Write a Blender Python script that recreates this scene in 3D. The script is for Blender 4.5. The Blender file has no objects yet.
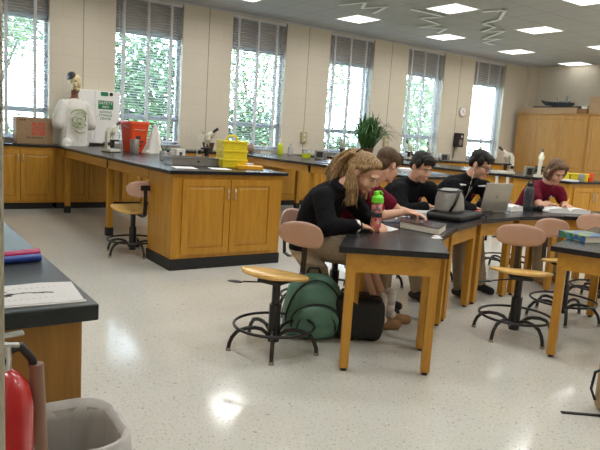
import bpy, bmesh, math, random
import numpy as np
from mathutils import Vector, Matrix, Euler, Quaternion, noise
from mathutils.bvhtree import BVHTree
C = bpy.context.scene.collection
SC = bpy.context.scene
R = math.radians
PI = math.pi
# ------------------------------------------------------------------ camera, sky, exposure
cam_d = bpy.data.cameras.new('camera')
cam_d.sensor_width = 36.0
cam_d.lens = 616.16 / 600 * 36.0
cam_d.clip_start = 0.05
cam = bpy.data.objects.new('camera', cam_d)
C.objects.link(cam)
_right = Vector((0.8233, -0.5640, 0.0643)).normalized()
_fwd = Vector((0.5672, 0.8103, -0.1466)).normalized()
_up = _right.cross(_fwd)
cam.matrix_world = Matrix(((_right.x, _up.x, -_fwd.x, 0), (_right.y, _up.y, -_fwd.y, 0), (_right.z, _up.z, -_fwd.z, 1.4006), (0, 0, 0, 1)))
SC.camera = cam
w = bpy.data.worlds.new('sky')
SC.world = w
w.use_nodes = True
bg = w.node_tree.nodes['Background']
bg.inputs[0].default_value = (0.80, 0.92, 1.0, 1)
bg.inputs[1].default_value = 15.0
LAMP = 15.0
SC.view_settings.view_transform = 'Standard'
SC.view_settings.look = 'None'
SC.view_settings.gamma = 1
SC.view_settings.use_curve_mapping = False
SC.view_settings.exposure = 0.15

# ------------------------------------------------------------------ materials
def new_mat(name):
    m = bpy.data.materials.new(name)
    m.use_nodes = True
    nt = m.node_tree
    return m, nt, nt.nodes['Principled BSDF']

def mat(name, col, rough=0.5, metal=0.0, spec=0.5, noise_amt=0.06, scale=30, bump=0.0, emit=0, trans=0, alpha=1, coat=0):
    """flat colour with a little procedural variation"""
    m, nt, b = new_mat(name)
    tc = nt.nodes.new('ShaderNodeTexCoord')
    n = nt.nodes.new('ShaderNodeTexNoise'); n.inputs['Scale'].default_value = scale; n.inputs['Detail'].default_value = 4
    nt.links.new(tc.outputs['Object'], n.inputs['Vector'])
    r = nt.nodes.new('ShaderNodeValToRGB')
    r.color_ramp.elements[0].position = .3; r.color_ramp.elements[1].position = .7
    r.color_ramp.elements[0].color = tuple(c * (1 - noise_amt) for c in col) + (1,)
    r.color_ramp.elements[1].color = tuple(min(1, c * (1 + noise_amt)) for c in col) + (1,)
    nt.links.new(n.outputs['Fac'], r.inputs['Fac']); nt.links.new(r.outputs['Color'], b.inputs['Base Color'])
    b.inputs['Roughness'].default_value = rough; b.inputs['Metallic'].default_value = metal
    b.inputs['Specular IOR Level'].default_value = spec
    if coat: b.inputs['Coat Weight'].default_value = coat; b.inputs['Coat Roughness'].default_value = .1
    if bump:
        bp = nt.nodes.new('ShaderNodeBump'); bp.inputs['Strength'].default_value = bump; bp.inputs['Distance'].default_value = .01
        nt.links.new(n.outputs['Fac'], bp.inputs['Height']); nt.links.new(bp.outputs['Normal'], b.inputs['Normal'])
    if emit:
        b.inputs['Emission Color'].default_value = tuple(col) + (1,); b.inputs['Emission Strength'].default_value = emit
    if trans: b.inputs['Transmission Weight'].default_value = trans
    if alpha < 1: b.inputs['Alpha'].default_value = alpha
    return m

def oak(name, c0, c1, axis='Z', rough=.38, scale=1.0):
    m, nt, b = new_mat(name)
    tc = nt.nodes.new('ShaderNodeTexCoord'); mp = nt.nodes.new('ShaderNodeMapping')
    s = {'Z': (14, 14, 1.2), 'X': (1.2, 14, 14), 'Y': (14, 1.2, 14)}[axis]
    mp.inputs['Scale'].default_value = tuple(v * scale for v in s)
    nt.links.new(tc.outputs['Object'], mp.inputs['Vector'])
    n = nt.nodes.new('ShaderNodeTexNoise'); n.inputs['Scale'].default_value = 1.6; n.inputs['Detail'].default_value = 6; n.inputs['Distortion'].default_value = .7
    nt.links.new(mp.outputs['Vector'], n.inputs['Vector'])
    n2 = nt.nodes.new('ShaderNodeTexNoise'); n2.inputs['Scale'].default_value = 9; n2.inputs['Detail'].default_value = 3
    nt.links.new(mp.outputs['Vector'], n2.inputs['Vector'])
    mx = nt.nodes.new('ShaderNodeMath'); mx.operation = 'MULTIPLY_ADD'; mx.inputs[1].default_value = .35
    nt.links.new(n2.outputs['Fac'], mx.inputs[0]); nt.links.new(n.outputs['Fac'], mx.inputs[2])
    r = nt.nodes.new('ShaderNodeValToRGB')
    r.color_ramp.elements[0].position = .45; r.color_ramp.elements[1].position = .85
    r.color_ramp.elements[0].color = tuple(c1) + (1,); r.color_ramp.elements[1].color = tuple(c0) + (1,)
    nt.links.new(mx.outputs[0], r.inputs['Fac']); nt.links.new(r.outputs['Color'], b.inputs['Base Color'])
    b.inputs['Roughness'].default_value = rough
    return m

OAK0, OAK1 = (.57, .285, .030), (.44, .200, .017)
M = {}
M['oak'] = oak('oak_upright', OAK0, OAK1, 'Z')
M['oak_x'] = oak('oak_lengthwise', OAK0, OAK1, 'X')
M['oak_y'] = oak('oak_crosswise', OAK0, OAK1, 'Y')
M['oak_tall'] = oak('oak_tall_cupboard', (.50, .275, .075), (.40, .20, .046), 'Z')
M['oak_panel'] = oak('oak_end_panel', (.50, .255, .055), (.38, .175, .034), 'Z')
M['seatwood'] = oak('maple_seat', (.80, .52, .17), (.68, .40, .11), 'X', .25)
M['black_top'] = mat('black_resin_top', (.017, .017, .020), .27, noise_amt=.25, scale=60, spec=.3)
M['grey_top'] = mat('dark_grey_resin_top', (.030, .036, .039), .34, noise_amt=.2, scale=60, spec=.4)
M['toe'] = mat('black_rubber_base', (.012, .012, .013), .55)
M['black_metal'] = mat('black_enamel_steel', (.012, .012, .014), .33, noise_amt=.2)
M['black_plastic'] = mat('black_plastic', (.014, .014, .015), .42, noise_amt=.2)
M['backpink'] = mat('pinkish_tan_plastic', (.52, .33, .255), .22, noise_amt=.03)
M['steel'] = mat('brushed_steel', (.62, .61, .58), .3, metal=1)
M['grey_metal'] = mat('grey_metal', (.30, .29, .27), .4, metal=.6)
M['glide'] = mat('grey_rubber_glide', (.30, .27, .22), .6)
M['white'] = mat('white_paint', (.88, .87, .85), .45, noise_amt=.02)
M['white_plastic'] = mat('white_plastic', (.78, .78, .74), .35, noise_amt=.03)
M['cream'] = mat('cream_enamel', (.74, .72, .62), .35, noise_amt=.04)
M['paper'] = mat('white_paper', (.82, .82, .83), .7, noise_amt=.02)
M['pages'] = mat('book_pages', (.74, .70, .62), .8, noise_amt=.08, scale=200)
M['red'] = mat('red_enamel', (.55, .012, .018), .22, coat=.5, noise_amt=.05)
M['orange'] = mat('orange_plastic', (.80, .075, .012), .4, noise_amt=.05)
M['yellow'] = mat('yellow_plastic', (.76, .63, .015), .42, noise_amt=.06)
M['amber'] = mat('amber_card', (.82, .40, .02), .5)
M['lime'] = mat('lime_green_plastic', (.18, .80, .03), .35)
M['lime_liquid'] = mat('yellow_green_liquid', (.60, .68, .02), .25)
M['card'] = mat('corrugated_cardboard', (.40, .26, .145), .8, noise_amt=.1)
M['green'] = mat('green_sign_paint', (.008, .20, .075), .5)
M['dark_text'] = mat('dark_print', (.05, .05, .05), .6)
M['green_text'] = mat('green_print', (.06, .20, .09), .6)
M['skin'] = mat('fair_skin', (.60, .315, .22), .5, noise_amt=.06, scale=20)
M['skin2'] = mat('light_skin', (.66, .37, .26), .5, noise_amt=.06, scale=20)
M['lip'] = mat('lips', (.46, .16, .13), .5)
M['eye'] = mat('eye_white', (.75, .72, .68), .3)
M['iris'] = mat('dark_iris', (.02, .014, .01), .3)
M['black_cloth'] = mat('black_fleece', (.007, .007, .009), .9, spec=.15, noise_amt=.3, bump=.2)
M['maroon'] = mat('maroon_cotton', (.135, .007, .024), .85, spec=.15, noise_amt=.15, bump=.2)
M['khaki'] = mat('khaki_twill', (.33, .255, .165), .85, noise_amt=.1, bump=.2)
M['navy'] = mat('navy_cloth', (.015, .02, .045), .85, noise_amt=.2)
M['shirt'] = mat('white_jersey', (.77, .75, .70), .85, noise_amt=.05, scale=8, bump=.2)
M['sock'] = mat('white_sock', (.76, .73, .70), .9)
M['suede'] = mat('tan_suede', (.34, .19, .085), .8, noise_amt=.15)
M['teal'] = mat('sea_green_nylon', (.095, .215, .155), .42, noise_amt=.18, scale=12, bump=.25)
M['black_nylon'] = mat('black_nylon', (.010, .010, .011), .6, noise_amt=.3, bump=.2)
M['grey_nylon'] = mat('grey_nylon', (.26, .25, .23), .5, noise_amt=.12, scale=14, bump=.2)
M['silver'] = mat('silver_laptop_shell', (.42, .40, .37), .32, metal=.55, noise_amt=.03)
M['smoke'] = mat('dark_smoky_plastic', (.04, .045, .055), .2, noise_amt=.2)
M['bluebook'] = mat('blue_cover', (.03, .15, .36), .35, noise_amt=.2)
M['darkcover'] = mat('dark_book_cover', (.03, .022, .024), .22, noise_amt=.4, scale=14)
M['redcover'] = mat('red_cover_edge', (.32, .02, .025), .35)
M['magenta'] = mat('magenta_plastic', (.50, .012, .13), .3)
M['blue'] = mat('blue_plastic', (.03, .08, .42), .35)
M['pink_print'] = mat('pink_patterned_plastic', (.70, .22, .24), .2, noise_amt=.35, scale=55)
M['clear'] = mat('cloudy_clear_plastic', (.80, .80, .80), .25, trans=.55)
M['plant'] = mat('strap_leaf_green', (.055, .145, .035), .42, noise_amt=.4, scale=6)
M['pot'] = mat('brown_pot', (.12, .055, .03), .5)
M['soil'] = mat('soil', (.05, .035, .025), .9)
M['bark'] = mat('bark', (.09, .07, .05), .9)
M['leaf'] = mat('tree_leaf', (.075, .140, .055), .5, noise_amt=.5, scale=2.0)
M['leaf_pale'] = mat('pale_tree_leaf', (.20, .27, .14), .5, noise_amt=.4, scale=2.0)
M['lawn'] = mat('lawn', (.12, .20, .06), .9, noise_amt=.3, scale=2)
M['jamb'] = mat('putty_door_frame', (.42, .36, .27), .45, noise_amt=.03)
M['window_metal'] = mat('grey_window_metal', (.50, .54, .60), .4, noise_amt=.03)
M['shade'] = mat('taupe_transom_panel', (.42, .38, .34), .6, noise_amt=.05)
M['slat'] = mat('pale_slat', (.60, .62, .68), .4, noise_amt=.03)
M['tape'] = mat('white_ladder_tape', (.80, .80, .79), .8, noise_amt=.02)
M['rust'] = mat('rust_red_print', (.62, .10, .06), .7)
M['bone'] = mat('yellowish_anatomical_model', (.66, .55, .30), .4, noise_amt=.25, scale=18)
M['muscle'] = mat('brown_red_anatomical_model', (.26, .10, .07), .45, noise_amt=.3, scale=25)
M['darkhead'] = mat('dark_model_scalp', (.05, .045, .05), .5)
M['horn'] = mat('brown_horn_plastic', (.30, .17, .12), .35)
M['label_white'] = mat('white_label', (.70, .70, .66), .5)
M['ship'] = mat('dark_ship_hull', (.03, .035, .04), .5)

def translucent_mat(name, col, k):
    m, nt, b = new_mat(name)
    out = nt.nodes['Material Output']
    n = nt.nodes.new('ShaderNodeTexNoise'); n.inputs['Scale'].default_value = 40
    r = nt.nodes.new('ShaderNodeValToRGB'); r.color_ramp.elements[0].color = tuple(c * .96 for c in col) + (1,); r.color_ramp.elements[1].color = tuple(col) + (1,)
    nt.links.new(n.outputs['Fac'], r.inputs['Fac'])
    tl = nt.nodes.new('ShaderNodeBsdfTranslucent'); mx = nt.nodes.new('ShaderNodeMixShader'); mx.inputs[0].default_value = k
    nt.links.new(r.outputs['Color'], b.inputs['Base Color']); nt.links.new(r.outputs['Color'], tl.inputs['Color'])
    b.inputs['Roughness'].default_value = .6
    nt.links.new(b.outputs[0], mx.inputs[1]); nt.links.new(tl.outputs[0], mx.inputs[2]); nt.links.new(mx.outputs[0], out.inputs['Surface'])
    return m
M['tape'] = translucent_mat('white_ladder_tape', (.84, .84, .85), .30)
M['slat'] = translucent_mat('pale_slat', (.66, .68, .74), .16)
M['shade'] = translucent_mat('taupe_transom_panel', (.62, .55, .47), .12)

def hair_mat(name, c0, c1):
    m, nt, b = new_mat(name)
    tc = nt.nodes.new('ShaderNodeTexCoord'); mp = nt.nodes.new('ShaderNodeMapping'); mp.inputs['Scale'].default_value = (60, 60, 9)
    nt.links.new(tc.outputs['Object'], mp.inputs['Vector'])
    n = nt.nodes.new('ShaderNodeTexNoise'); n.inputs['Scale'].default_value = 2; n.inputs['Detail'].default_value = 5
    nt.links.new(mp.outputs['Vector'], n.inputs['Vector'])
    r = nt.nodes.new('ShaderNodeValToRGB'); r.color_ramp.elements[0].position = .3; r.color_ramp.elements[1].position = .7
    r.color_ramp.elements[0].color = tuple(c0) + (1,); r.color_ramp.elements[1].color = tuple(c1) + (1,)
    nt.links.new(n.outputs['Fac'], r.inputs['Fac']); nt.links.new(r.outputs['Color'], b.inputs['Base Color'])
    b.inputs['Roughness'].default_value = .5; b.inputs['Specular IOR Level'].default_value = .22
    bp = nt.nodes.new('ShaderNodeBump'); bp.inputs['Strength'].default_value = .5; bp.inputs['Distance'].default_value = .01
    nt.links.new(n.outputs['Fac'], bp.inputs['Height']); nt.links.new(bp.outputs['Normal'], b.inputs['Normal'])
    return m
M['hair_blond'] = hair_mat('dark_blond_hair', (.10, .058, .026), (.50, .33, .16))
M['hair_brown'] = hair_mat('brown_hair', (.045, .026, .014), (.13, .076, .038))
M['hair_dark'] = hair_mat('dark_hair', (.006, .005, .004), (.020, .014, .010))
M['hair_bob'] = hair_mat('reddish_brown_hair', (.075, .040, .022), (.20, .115, .066))

def glass_mat():
    m, nt, b = new_mat('window_glass')
    nt.nodes.remove(b)
    out = nt.nodes['Material Output']
    t = nt.nodes.new('ShaderNodeBsdfTransparent'); g = nt.nodes.new('ShaderNodeBsdfGlossy'); g.inputs['Roughness'].default_value = .02
    fr = nt.nodes.new('ShaderNodeFresnel'); fr.inputs['IOR'].default_value = 1.25
    n = nt.nodes.new('ShaderNodeTexNoise'); n.inputs['Scale'].default_value = 1.5
    cr = nt.nodes.new('ShaderNodeValToRGB'); cr.color_ramp.elements[0].color = (.90, .95, .97, 1); cr.color_ramp.elements[1].color = (.95, .98, 1, 1)
    nt.links.new(n.outputs['Fac'], cr.inputs['Fac']); nt.links.new(cr.outputs['Color'], t.inputs['Color'])
    mx = nt.nodes.new('ShaderNodeMixShader')
    nt.links.new(fr.outputs[0], mx.inputs[0]); nt.links.new(t.outputs[0], mx.inputs[1]); nt.links.new(g.outputs[0], mx.inputs[2])
    nt.links.new(mx.outputs[0], out.inputs['Surface'])
    return m
M['glass'] = glass_mat()

def liner_mat():
    m, nt, b = new_mat('thin_white_bin_liner')
    nt.nodes.remove(b)
    out = nt.nodes['Material Output']
    d = nt.nodes.new('ShaderNodeBsdfDiffuse'); d.inputs['Color'].default_value = (.88, .86, .85, 1)
    tl = nt.nodes.new('ShaderNodeBsdfTranslucent'); tl.inputs['Color'].default_value = (.88, .86, .85, 1)
    tr = nt.nodes.new('ShaderNodeBsdfTransparent')
    gl = nt.nodes.new('ShaderNodeBsdfGlossy'); gl.inputs['Roughness'].default_value = .25
    n = nt.nodes.new('ShaderNodeTexNoise'); n.inputs['Scale'].default_value = 14
    bp = nt.nodes.new('ShaderNodeBump'); bp.inputs['Strength'].default_value = .3; bp.inputs['Distance'].default_value = .01
    nt.links.new(n.outputs['Fac'], bp.inputs['Height'])
    for s in (d, gl): nt.links.new(bp.outputs['Normal'], s.inputs['Normal'])
    a = nt.nodes.new('ShaderNodeMixShader'); a.inputs[0].default_value = .55
    nt.links.new(d.outputs[0], a.inputs[1]); nt.links.new(tl.outputs[0], a.inputs[2])
    a2 = nt.nodes.new('ShaderNodeMixShader'); a2.inputs[0].default_value = .06
    nt.links.new(a.outputs[0], a2.inputs[1]); nt.links.new(tr.outputs[0], a2.inputs[2])
    a3 = nt.nodes.new('ShaderNodeMixShader'); a3.inputs[0].default_value = .06
    nt.links.new(a2.outputs[0], a3.inputs[1]); nt.links.new(gl.outputs[0], a3.inputs[2])
    nt.links.new(a3.outputs[0], out.inputs['Surface'])
    return m
M['liner'] = liner_mat()

def floor_mat():
    m, nt, b = new_mat('speckled_vinyl_floor')
    tc = nt.nodes.new('ShaderNodeTexCoord')
    big = nt.nodes.new('ShaderNodeTexNoise'); big.inputs['Scale'].default_value = 1.2; big.inputs['Detail'].default_value = 3
    nt.links.new(tc.outputs['Object'], big.inputs['Vector'])
    r = nt.nodes.new('ShaderNodeValToRGB')
    r.color_ramp.elements[0].position = .3; r.color_ramp.elements[1].position = .75
    r.color_ramp.elements[0].color = (.63, .635, .585, 1); r.color_ramp.elements[1].color = (.69, .69, .64, 1)
    nt.links.new(big.outputs['Fac'], r.inputs['Fac'])
    last = r.outputs['Color']
    for sc_, thr, colr in ((70, .60, (.47, .46, .42, 1)), (38, .66, (.34, .33, .30, 1)), (50, .64, (.76, .76, .71, 1))):
        n = nt.nodes.new('ShaderNodeTexNoise'); n.inputs['Scale'].default_value = sc_; n.inputs['Detail'].default_value = 2
        mp = nt.nodes.new('ShaderNodeMapping'); mp.inputs['Location'].default_value = (sc_, thr * 7, 0)
        nt.links.new(tc.outputs['Object'], mp.inputs['Vector']); nt.links.new(mp.outputs['Vector'], n.inputs['Vector'])
        rr = nt.nodes.new('ShaderNodeValToRGB'); rr.color_ramp.elements[0].position = thr; rr.color_ramp.elements[1].position = thr + .06
        nt.links.new(n.outputs['Fac'], rr.inputs['Fac'])
        mx = nt.nodes.new('ShaderNodeMix'); mx.data_type = 'RGBA'
        nt.links.new(rr.outputs['Color'], mx.inputs[0]); nt.links.new(last, mx.inputs[6]); mx.inputs[7].default_value = colr
        last = mx.outputs[2]
    nt.links.new(last, b.inputs['Base Color'])
    b.inputs['Roughness'].default_value = .12
    b.inputs['Specular IOR Level'].default_value = .5
    n = nt.nodes.new('ShaderNodeTexNoise'); n.inputs['Scale'].default_value = 2.5; n.inputs['Detail'].default_value = 2
    nt.links.new(tc.outputs['Object'], n.inputs['Vector'])
    bp = nt.nodes.new('ShaderNodeBump'); bp.inputs['Strength'].default_value = .05; bp.inputs['Distance'].default_value = .02
    nt.links.new(n.outputs['Fac'], bp.inputs['Height']); nt.links.new(bp.outputs['Normal'], b.inputs['Normal'])
    return m
M['floor'] = floor_mat()

def block_mat(axis):
    m, nt, b = new_mat('painted_block_wall_' + axis)
    tc = nt.nodes.new('ShaderNodeTexCoord'); sp = nt.nodes.new('ShaderNodeSeparateXYZ'); cb = nt.nodes.new('ShaderNodeCombineXYZ')
    nt.links.new(tc.outputs['Object'], sp.inputs[0])
    nt.links.new(sp.outputs['X' if axis == 'x' else 'Y'], cb.inputs[0]); nt.links.new(sp.outputs['Z'], cb.inputs[1])
    br = nt.nodes.new('ShaderNodeTexBrick')
    br.inputs['Scale'].default_value = 1; br.inputs['Brick Width'].default_value = .57; br.inputs['Row Height'].default_value = .30
    br.inputs['Mortar Size'].default_value = .004; br.inputs['Mortar Smooth'].default_value = .6; br.offset = .5
    br.inputs['Color1'].default_value = (.70, .635, .515, 1); br.inputs['Color2'].default_value = (.69, .625, .507, 1); br.inputs['Mortar'].default_value = (.60, .53, .43, 1)
    nt.links.new(cb.outputs[0], br.inputs['Vector']); nt.links.new(br.outputs['Color'], b.inputs['Base Color'])
    b.inputs['Roughness'].default_value = .6
    n = nt.nodes.new('ShaderNodeTexNoise'); n.inputs['Scale'].default_value = 60
    nt.links.new(tc.outputs['Object'], n.inputs['Vector'])
    bp = nt.nodes.new('ShaderNodeBump'); bp.inputs['Strength'].default_value = .15; bp.inputs['Distance'].default_value = .004
    nt.links.new(n.outputs['Fac'], bp.inputs['Height']); nt.links.new(bp.outputs['Normal'], b.inputs['Normal'])
    return m
M['block_x'] = block_mat('x'); M['block_y'] = block_mat('y')

TX, TY = 0.585, 0.655           # ceiling tile pitch
GX0, GY0 = 7.46 - TX / 2, 9.22 - TY / 2
def ceiling_mat():
    m, nt, b = new_mat('acoustic_tile_ceiling')
    tc = nt.nodes.new('ShaderNodeTexCoord'); sp = nt.nodes.new('ShaderNodeSeparateXYZ')
    nt.links.new(tc.outputs['Object'], sp.inputs[0])
    outs = []
    for ax, org, pitch in (('X', GX0, TX), ('Y', GY0, TY)):
        a = nt.nodes.new('ShaderNodeMath'); a.operation = 'SUBTRACT'; a.inputs[1].default_value = org - pitch * 40
        nt.links.new(sp.outputs[ax], a.inputs[0])
        d = nt.nodes.new('ShaderNodeMath'); d.operation = 'DIVIDE'; d.inputs[1].default_value = pitch
        nt.links.new(a.outputs[0], d.inputs[0])
        f = nt.nodes.new('ShaderNodeMath'); f.operation = 'FRACT'; nt.links.new(d.outputs[0], f.inputs[0])
        c = nt.nodes.new('ShaderNodeMath'); c.operation = 'PINGPONG'; c.inputs[1].default_value = .5; nt.links.new(f.outputs[0], c.inputs[0])
        l = nt.nodes.new('ShaderNodeMath'); l.operation = 'LESS_THAN'; l.inputs[1].default_value = .014; nt.links.new(c.outputs[0], l.inputs[0])
        outs.append(l)
    mx = nt.nodes.new('ShaderNodeMath'); mx.operation = 'MAXIMUM'
    nt.links.new(outs[0].outputs[0], mx.inputs[0]); nt.links.new(outs[1].outputs[0], mx.inputs[1])
    n = nt.nodes.new('ShaderNodeTexNoise'); n.inputs['Scale'].default_value = 1.1; nt.links.new(tc.outputs['Object'], n.inputs['Vector'])
    r = nt.nodes.new('ShaderNodeValToRGB'); r.color_ramp.elements[0].color = (.42, .42, .40, 1); r.color_ramp.elements[1].color = (.47, .47, .45, 1)
    nt.links.new(n.outputs['Fac'], r.inputs['Fac'])
    mm = nt.nodes.new('ShaderNodeMix'); mm.data_type = 'RGBA'; mm.inputs[7].default_value = (.30, .295, .28, 1)
    nt.links.new(mx.outputs[0], mm.inputs[0]); nt.links.new(r.outputs['Color'], mm.inputs[6]); nt.links.new(mm.outputs[2], b.inputs['Base Color'])
    b.inputs['Roughness'].default_value = .8
    return m
M['ceiling'] = ceiling_mat()

def lamp_mat():
    m, nt, b = new_mat('lit_prismatic_diffuser')
    tc = nt.nodes.new('ShaderNodeTexCoord'); ck = nt.nodes.new('ShaderNodeTexNoise'); ck.inputs['Scale'].default_value = 5
    nt.links.new(tc.outputs['Object'], ck.inputs['Vector'])
    r = nt.nodes.new('ShaderNodeValToRGB'); r.color_ramp.elements[0].color = (.95, .94, .90, 1); r.color_ramp.elements[1].color = (1, 1, .97, 1)
    nt.links.new(ck.outputs['Fac'], r.inputs['Fac'])
    nt.links.new(r.outputs['Color'], b.inputs['Emission Color']); b.inputs['Emission Strength'].default_value = 2.0
    b.inputs['Base Color'].default_value = (.8, .8, .8, 1)
    return m
M['lamp'] = lamp_mat()

def pattern_mat(name, cols, scale, rough=.4):
    """several colours in irregular patches (printed covers, patterned plastic)"""
    m, nt, b = new_mat(name)
    tc = nt.nodes.new('ShaderNodeTexCoord'); v = nt.nodes.new('ShaderNodeTexVoronoi'); v.inputs['Scale'].default_value = scale
    nt.links.new(tc.outputs['Object'], v.inputs['Vector'])
    sp = nt.nodes.new('ShaderNodeSeparateColor'); nt.links.new(v.outputs['Color'], sp.inputs[0])
    r = nt.nodes.new('ShaderNodeValToRGB'); r.color_ramp.interpolation = 'CONSTANT'
    while len(r.color_ramp.elements) < len(cols): r.color_ramp.elements.new(.5)
    for i, c in enumerate(cols):
        r.color_ramp.elements[i].position = i / len(cols); r.color_ramp.elements[i].color = tuple(c) + (1,)
    nt.links.new(sp.outputs[0], r.inputs['Fac']); nt.links.new(r.outputs['Color'], b.inputs['Base Color'])
    b.inputs['Roughness'].default_value = rough
    return m
M['bottle_print'] = pattern_mat('pink_patterned_bottle', [(.72, .14, .18), (.74, .40, .34), (.30, .08, .10), (.60, .30, .12), (.12, .17, .17), (.70, .2, .25)], 55, .2)
M['cover_print'] = pattern_mat('dark_printed_cover', [(.03, .02, .022), (.05, .03, .03), (.10, .03, .03), (.08, .10, .13)], 14, .2)
M['earth_print'] = pattern_mat('blue_green_printed_cover', [(.03, .16, .42), (.05, .30, .45), (.30, .36, .08), (.05, .20, .12), (.02, .09, .30)], 26, .3)

# ------------------------------------------------------------------ mesh helpers
class MB:
    """collects shapes; build() links them as ONE mesh object"""
    def __init__(s): s.bm = bmesh.new()
    def poly(s, pts, faces):
        v = [s.bm.verts.new(Vector(p)) for p in pts]
        for f in faces:
            try: s.bm.faces.new([v[i] for i in f])
            except ValueError: pass
        return s
    def box(s, c, d, rot=None):
        m = Matrix.Translation(c) @ ((rot if isinstance(rot, Matrix) else Euler(rot).to_matrix().to_4x4()) if rot is not None else Matrix()) @ Matrix.Diagonal((d[0], d[1], d[2], 1))
        bmesh.ops.create_cube(s.bm, size=1, matrix=m); return s
    def bb(s, x0, x1, y0, y1, z0, z1): return s.box(((x0 + x1) / 2, (y0 + y1) / 2, (z0 + z1) / 2), (x1 - x0, y1 - y0, z1 - z0))
    def cone(s, p1, p2, r1, r2=None, n=14, caps=True):
        p1, p2 = Vector(p1), Vector(p2); r2 = r1 if r2 is None else r2; d = p2 - p1
        q = Vector((0, 0, 1)).rotation_difference(d).to_matrix().to_4x4() if d.length > 1e-9 else Matrix()
        bmesh.ops.create_cone(s.bm, cap_ends=caps, segments=n, radius1=r1, radius2=r2, depth=d.length, matrix=Matrix.Translation((p1 + p2) / 2) @ q); return s
    def ell(s, c, r, rot=None, sub=3):
        m = Matrix.Translation(c) @ (rot.to_4x4() if rot is not None else Matrix()) @ Matrix.Diagonal((r[0], r[1], r[2], 1))
        bmesh.ops.create_icosphere(s.bm, subdivisions=sub, radius=1, matrix=m); return s
    def caps(s, pts, rad, sub=2, n=14):
        """tapered capsule chain"""
        for i, p in enumerate(pts):
            s.ell(p, (rad[i],) * 3, sub=sub)
            if i: s.cone(pts[i - 1], p, rad[i - 1], rad[i], n)
        return s
    def lathe(s, prof, c=(0, 0, 0), n=24):
        rings = []
        for r, z in prof:
            rings.append([s.bm.verts.new((c[0] + r * math.cos(2 * PI * i / n), c[1] + r * math.sin(2 * PI * i / n), c[2] + z)) for i in range(n)] if r > 1e-6 else [s.bm.verts.new((c[0], c[1], c[2] + z))])
        for a, b in zip(rings, rings[1:]):
            for i in range(n):
                j = (i + 1) % n
                if len(a) == 1 and len(b) == 1: continue
                if len(a) == 1: s.bm.faces.new((a[0], b[i], b[j]))
                elif len(b) == 1: s.bm.faces.new((a[i], a[j], b[0]))
                else: s.bm.faces.new((a[i], a[j], b[j], b[i]))
        return s
    def prism(s, pts, z0, z1, mtx=None):
        m = mtx or Matrix()
        lo = [s.bm.verts.new(m @ Vector((p[0], p[1], z0))) for p in pts]; hi = [s.bm.verts.new(m @ Vector((p[0], p[1], z1))) for p in pts]
        n = len(pts)
        s.bm.faces.new(lo[::-1]); s.bm.faces.new(hi)
        for i in range(n): s.bm.faces.new((lo[i], lo[(i + 1) % n], hi[(i + 1) % n], hi[i]))
        return s
    def tube(s, pts, r, n=8, closed=False):
        pts = [Vector(p) for p in pts]; N = len(pts); rings = []
        rr = r if isinstance(r, (list, tuple)) else [r] * N
        prev = None
        for i, p in enumerate(pts):
            t = (pts[(i + 1) % N] - pts[i - 1]) if closed else (pts[min(i + 1, N - 1)] - pts[max(i - 1, 0)])
            t.normalize()
            if prev is None:
                a = t.orthogonal().normalized()
            else:
                a = prev - t * prev.dot(t)
                a = a.normalized() if a.length > 1e-6 else t.orthogonal().normalized()
            prev = a; b = t.cross(a)
            rings.append([s.bm.verts.new(p + (a * math.cos(2 * PI * k / n) + b * math.sin(2 * PI * k / n)) * rr[i]) for k in range(n)])
        rng = range(N) if closed else range(N - 1)
        for i in rng:
            A, B = rings[i], rings[(i + 1) % N]
            for k in range(n): s.bm.faces.new((A[k], A[(k + 1) % n], B[(k + 1) % n], B[k]))
        if not closed: s.bm.faces.new(rings[0][::-1]); s.bm.faces.new(rings[-1])
        return s
    def loft(s, secs, n=20):
        """secs: (centre, half-axis a, half-axis b) ellipses, capped"""
        rings = []
        for c, a, b in secs:
            c, a, b = Vector(c), Vector(a), Vector(b)
            rings.append([s.bm.verts.new(c + a * math.cos(2 * PI * k / n) + b * math.sin(2 * PI * k / n)) for k in range(n)])
        for A, B in zip(rings, rings[1:]):
            for k in range(n): s.bm.faces.new((A[k], A[(k + 1) % n], B[(k + 1) % n], B[k]))
        s.bm.faces.new(rings[0][::-1]); s.bm.faces.new(rings[-1]); return s
    def sheet(s, grid):
        V = [[s.bm.verts.new(p) for p in row] for row in grid]
        for i in range(len(V) - 1):
            for j in range(len(V[0]) - 1): s.bm.faces.new((V[i][j], V[i][j + 1], V[i + 1][j + 1], V[i + 1][j]))
        return s
    def mesh(s, name):
        bmesh.ops.recalc_face_normals(s.bm, faces=s.bm.faces)
        me = bpy.data.meshes.new(name); s.bm.to_mesh(me); s.bm.free(); return me
    def build(s, name, m, parent=None, smooth=False, bevel=0, seg=2, loc=None):
        if bevel:
            es = [e for e in s.bm.edges if len(e.link_faces) == 2 and e.calc_face_angle(0) > .6]
            bmesh.ops.bevel(s.bm, geom=es, offset=bevel, segments=seg, profile=.5, affect='EDGES', clamp_overlap=True)
        me = s.mesh(name); me.materials.append(m if not isinstance(m, str) else M[m])
        for p in me.polygons: p.use_smooth = smooth is True
        o = bpy.data.objects.new(name, me); C.objects.link(o)
        if parent is not None: o.parent = parent
        if loc is not None: o.location = loc
        if smooth == 'auto':
            for p in me.polygons: p.use_smooth = True
            me.set_sharp_from_angle(angle=R(35))
        return o

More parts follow.
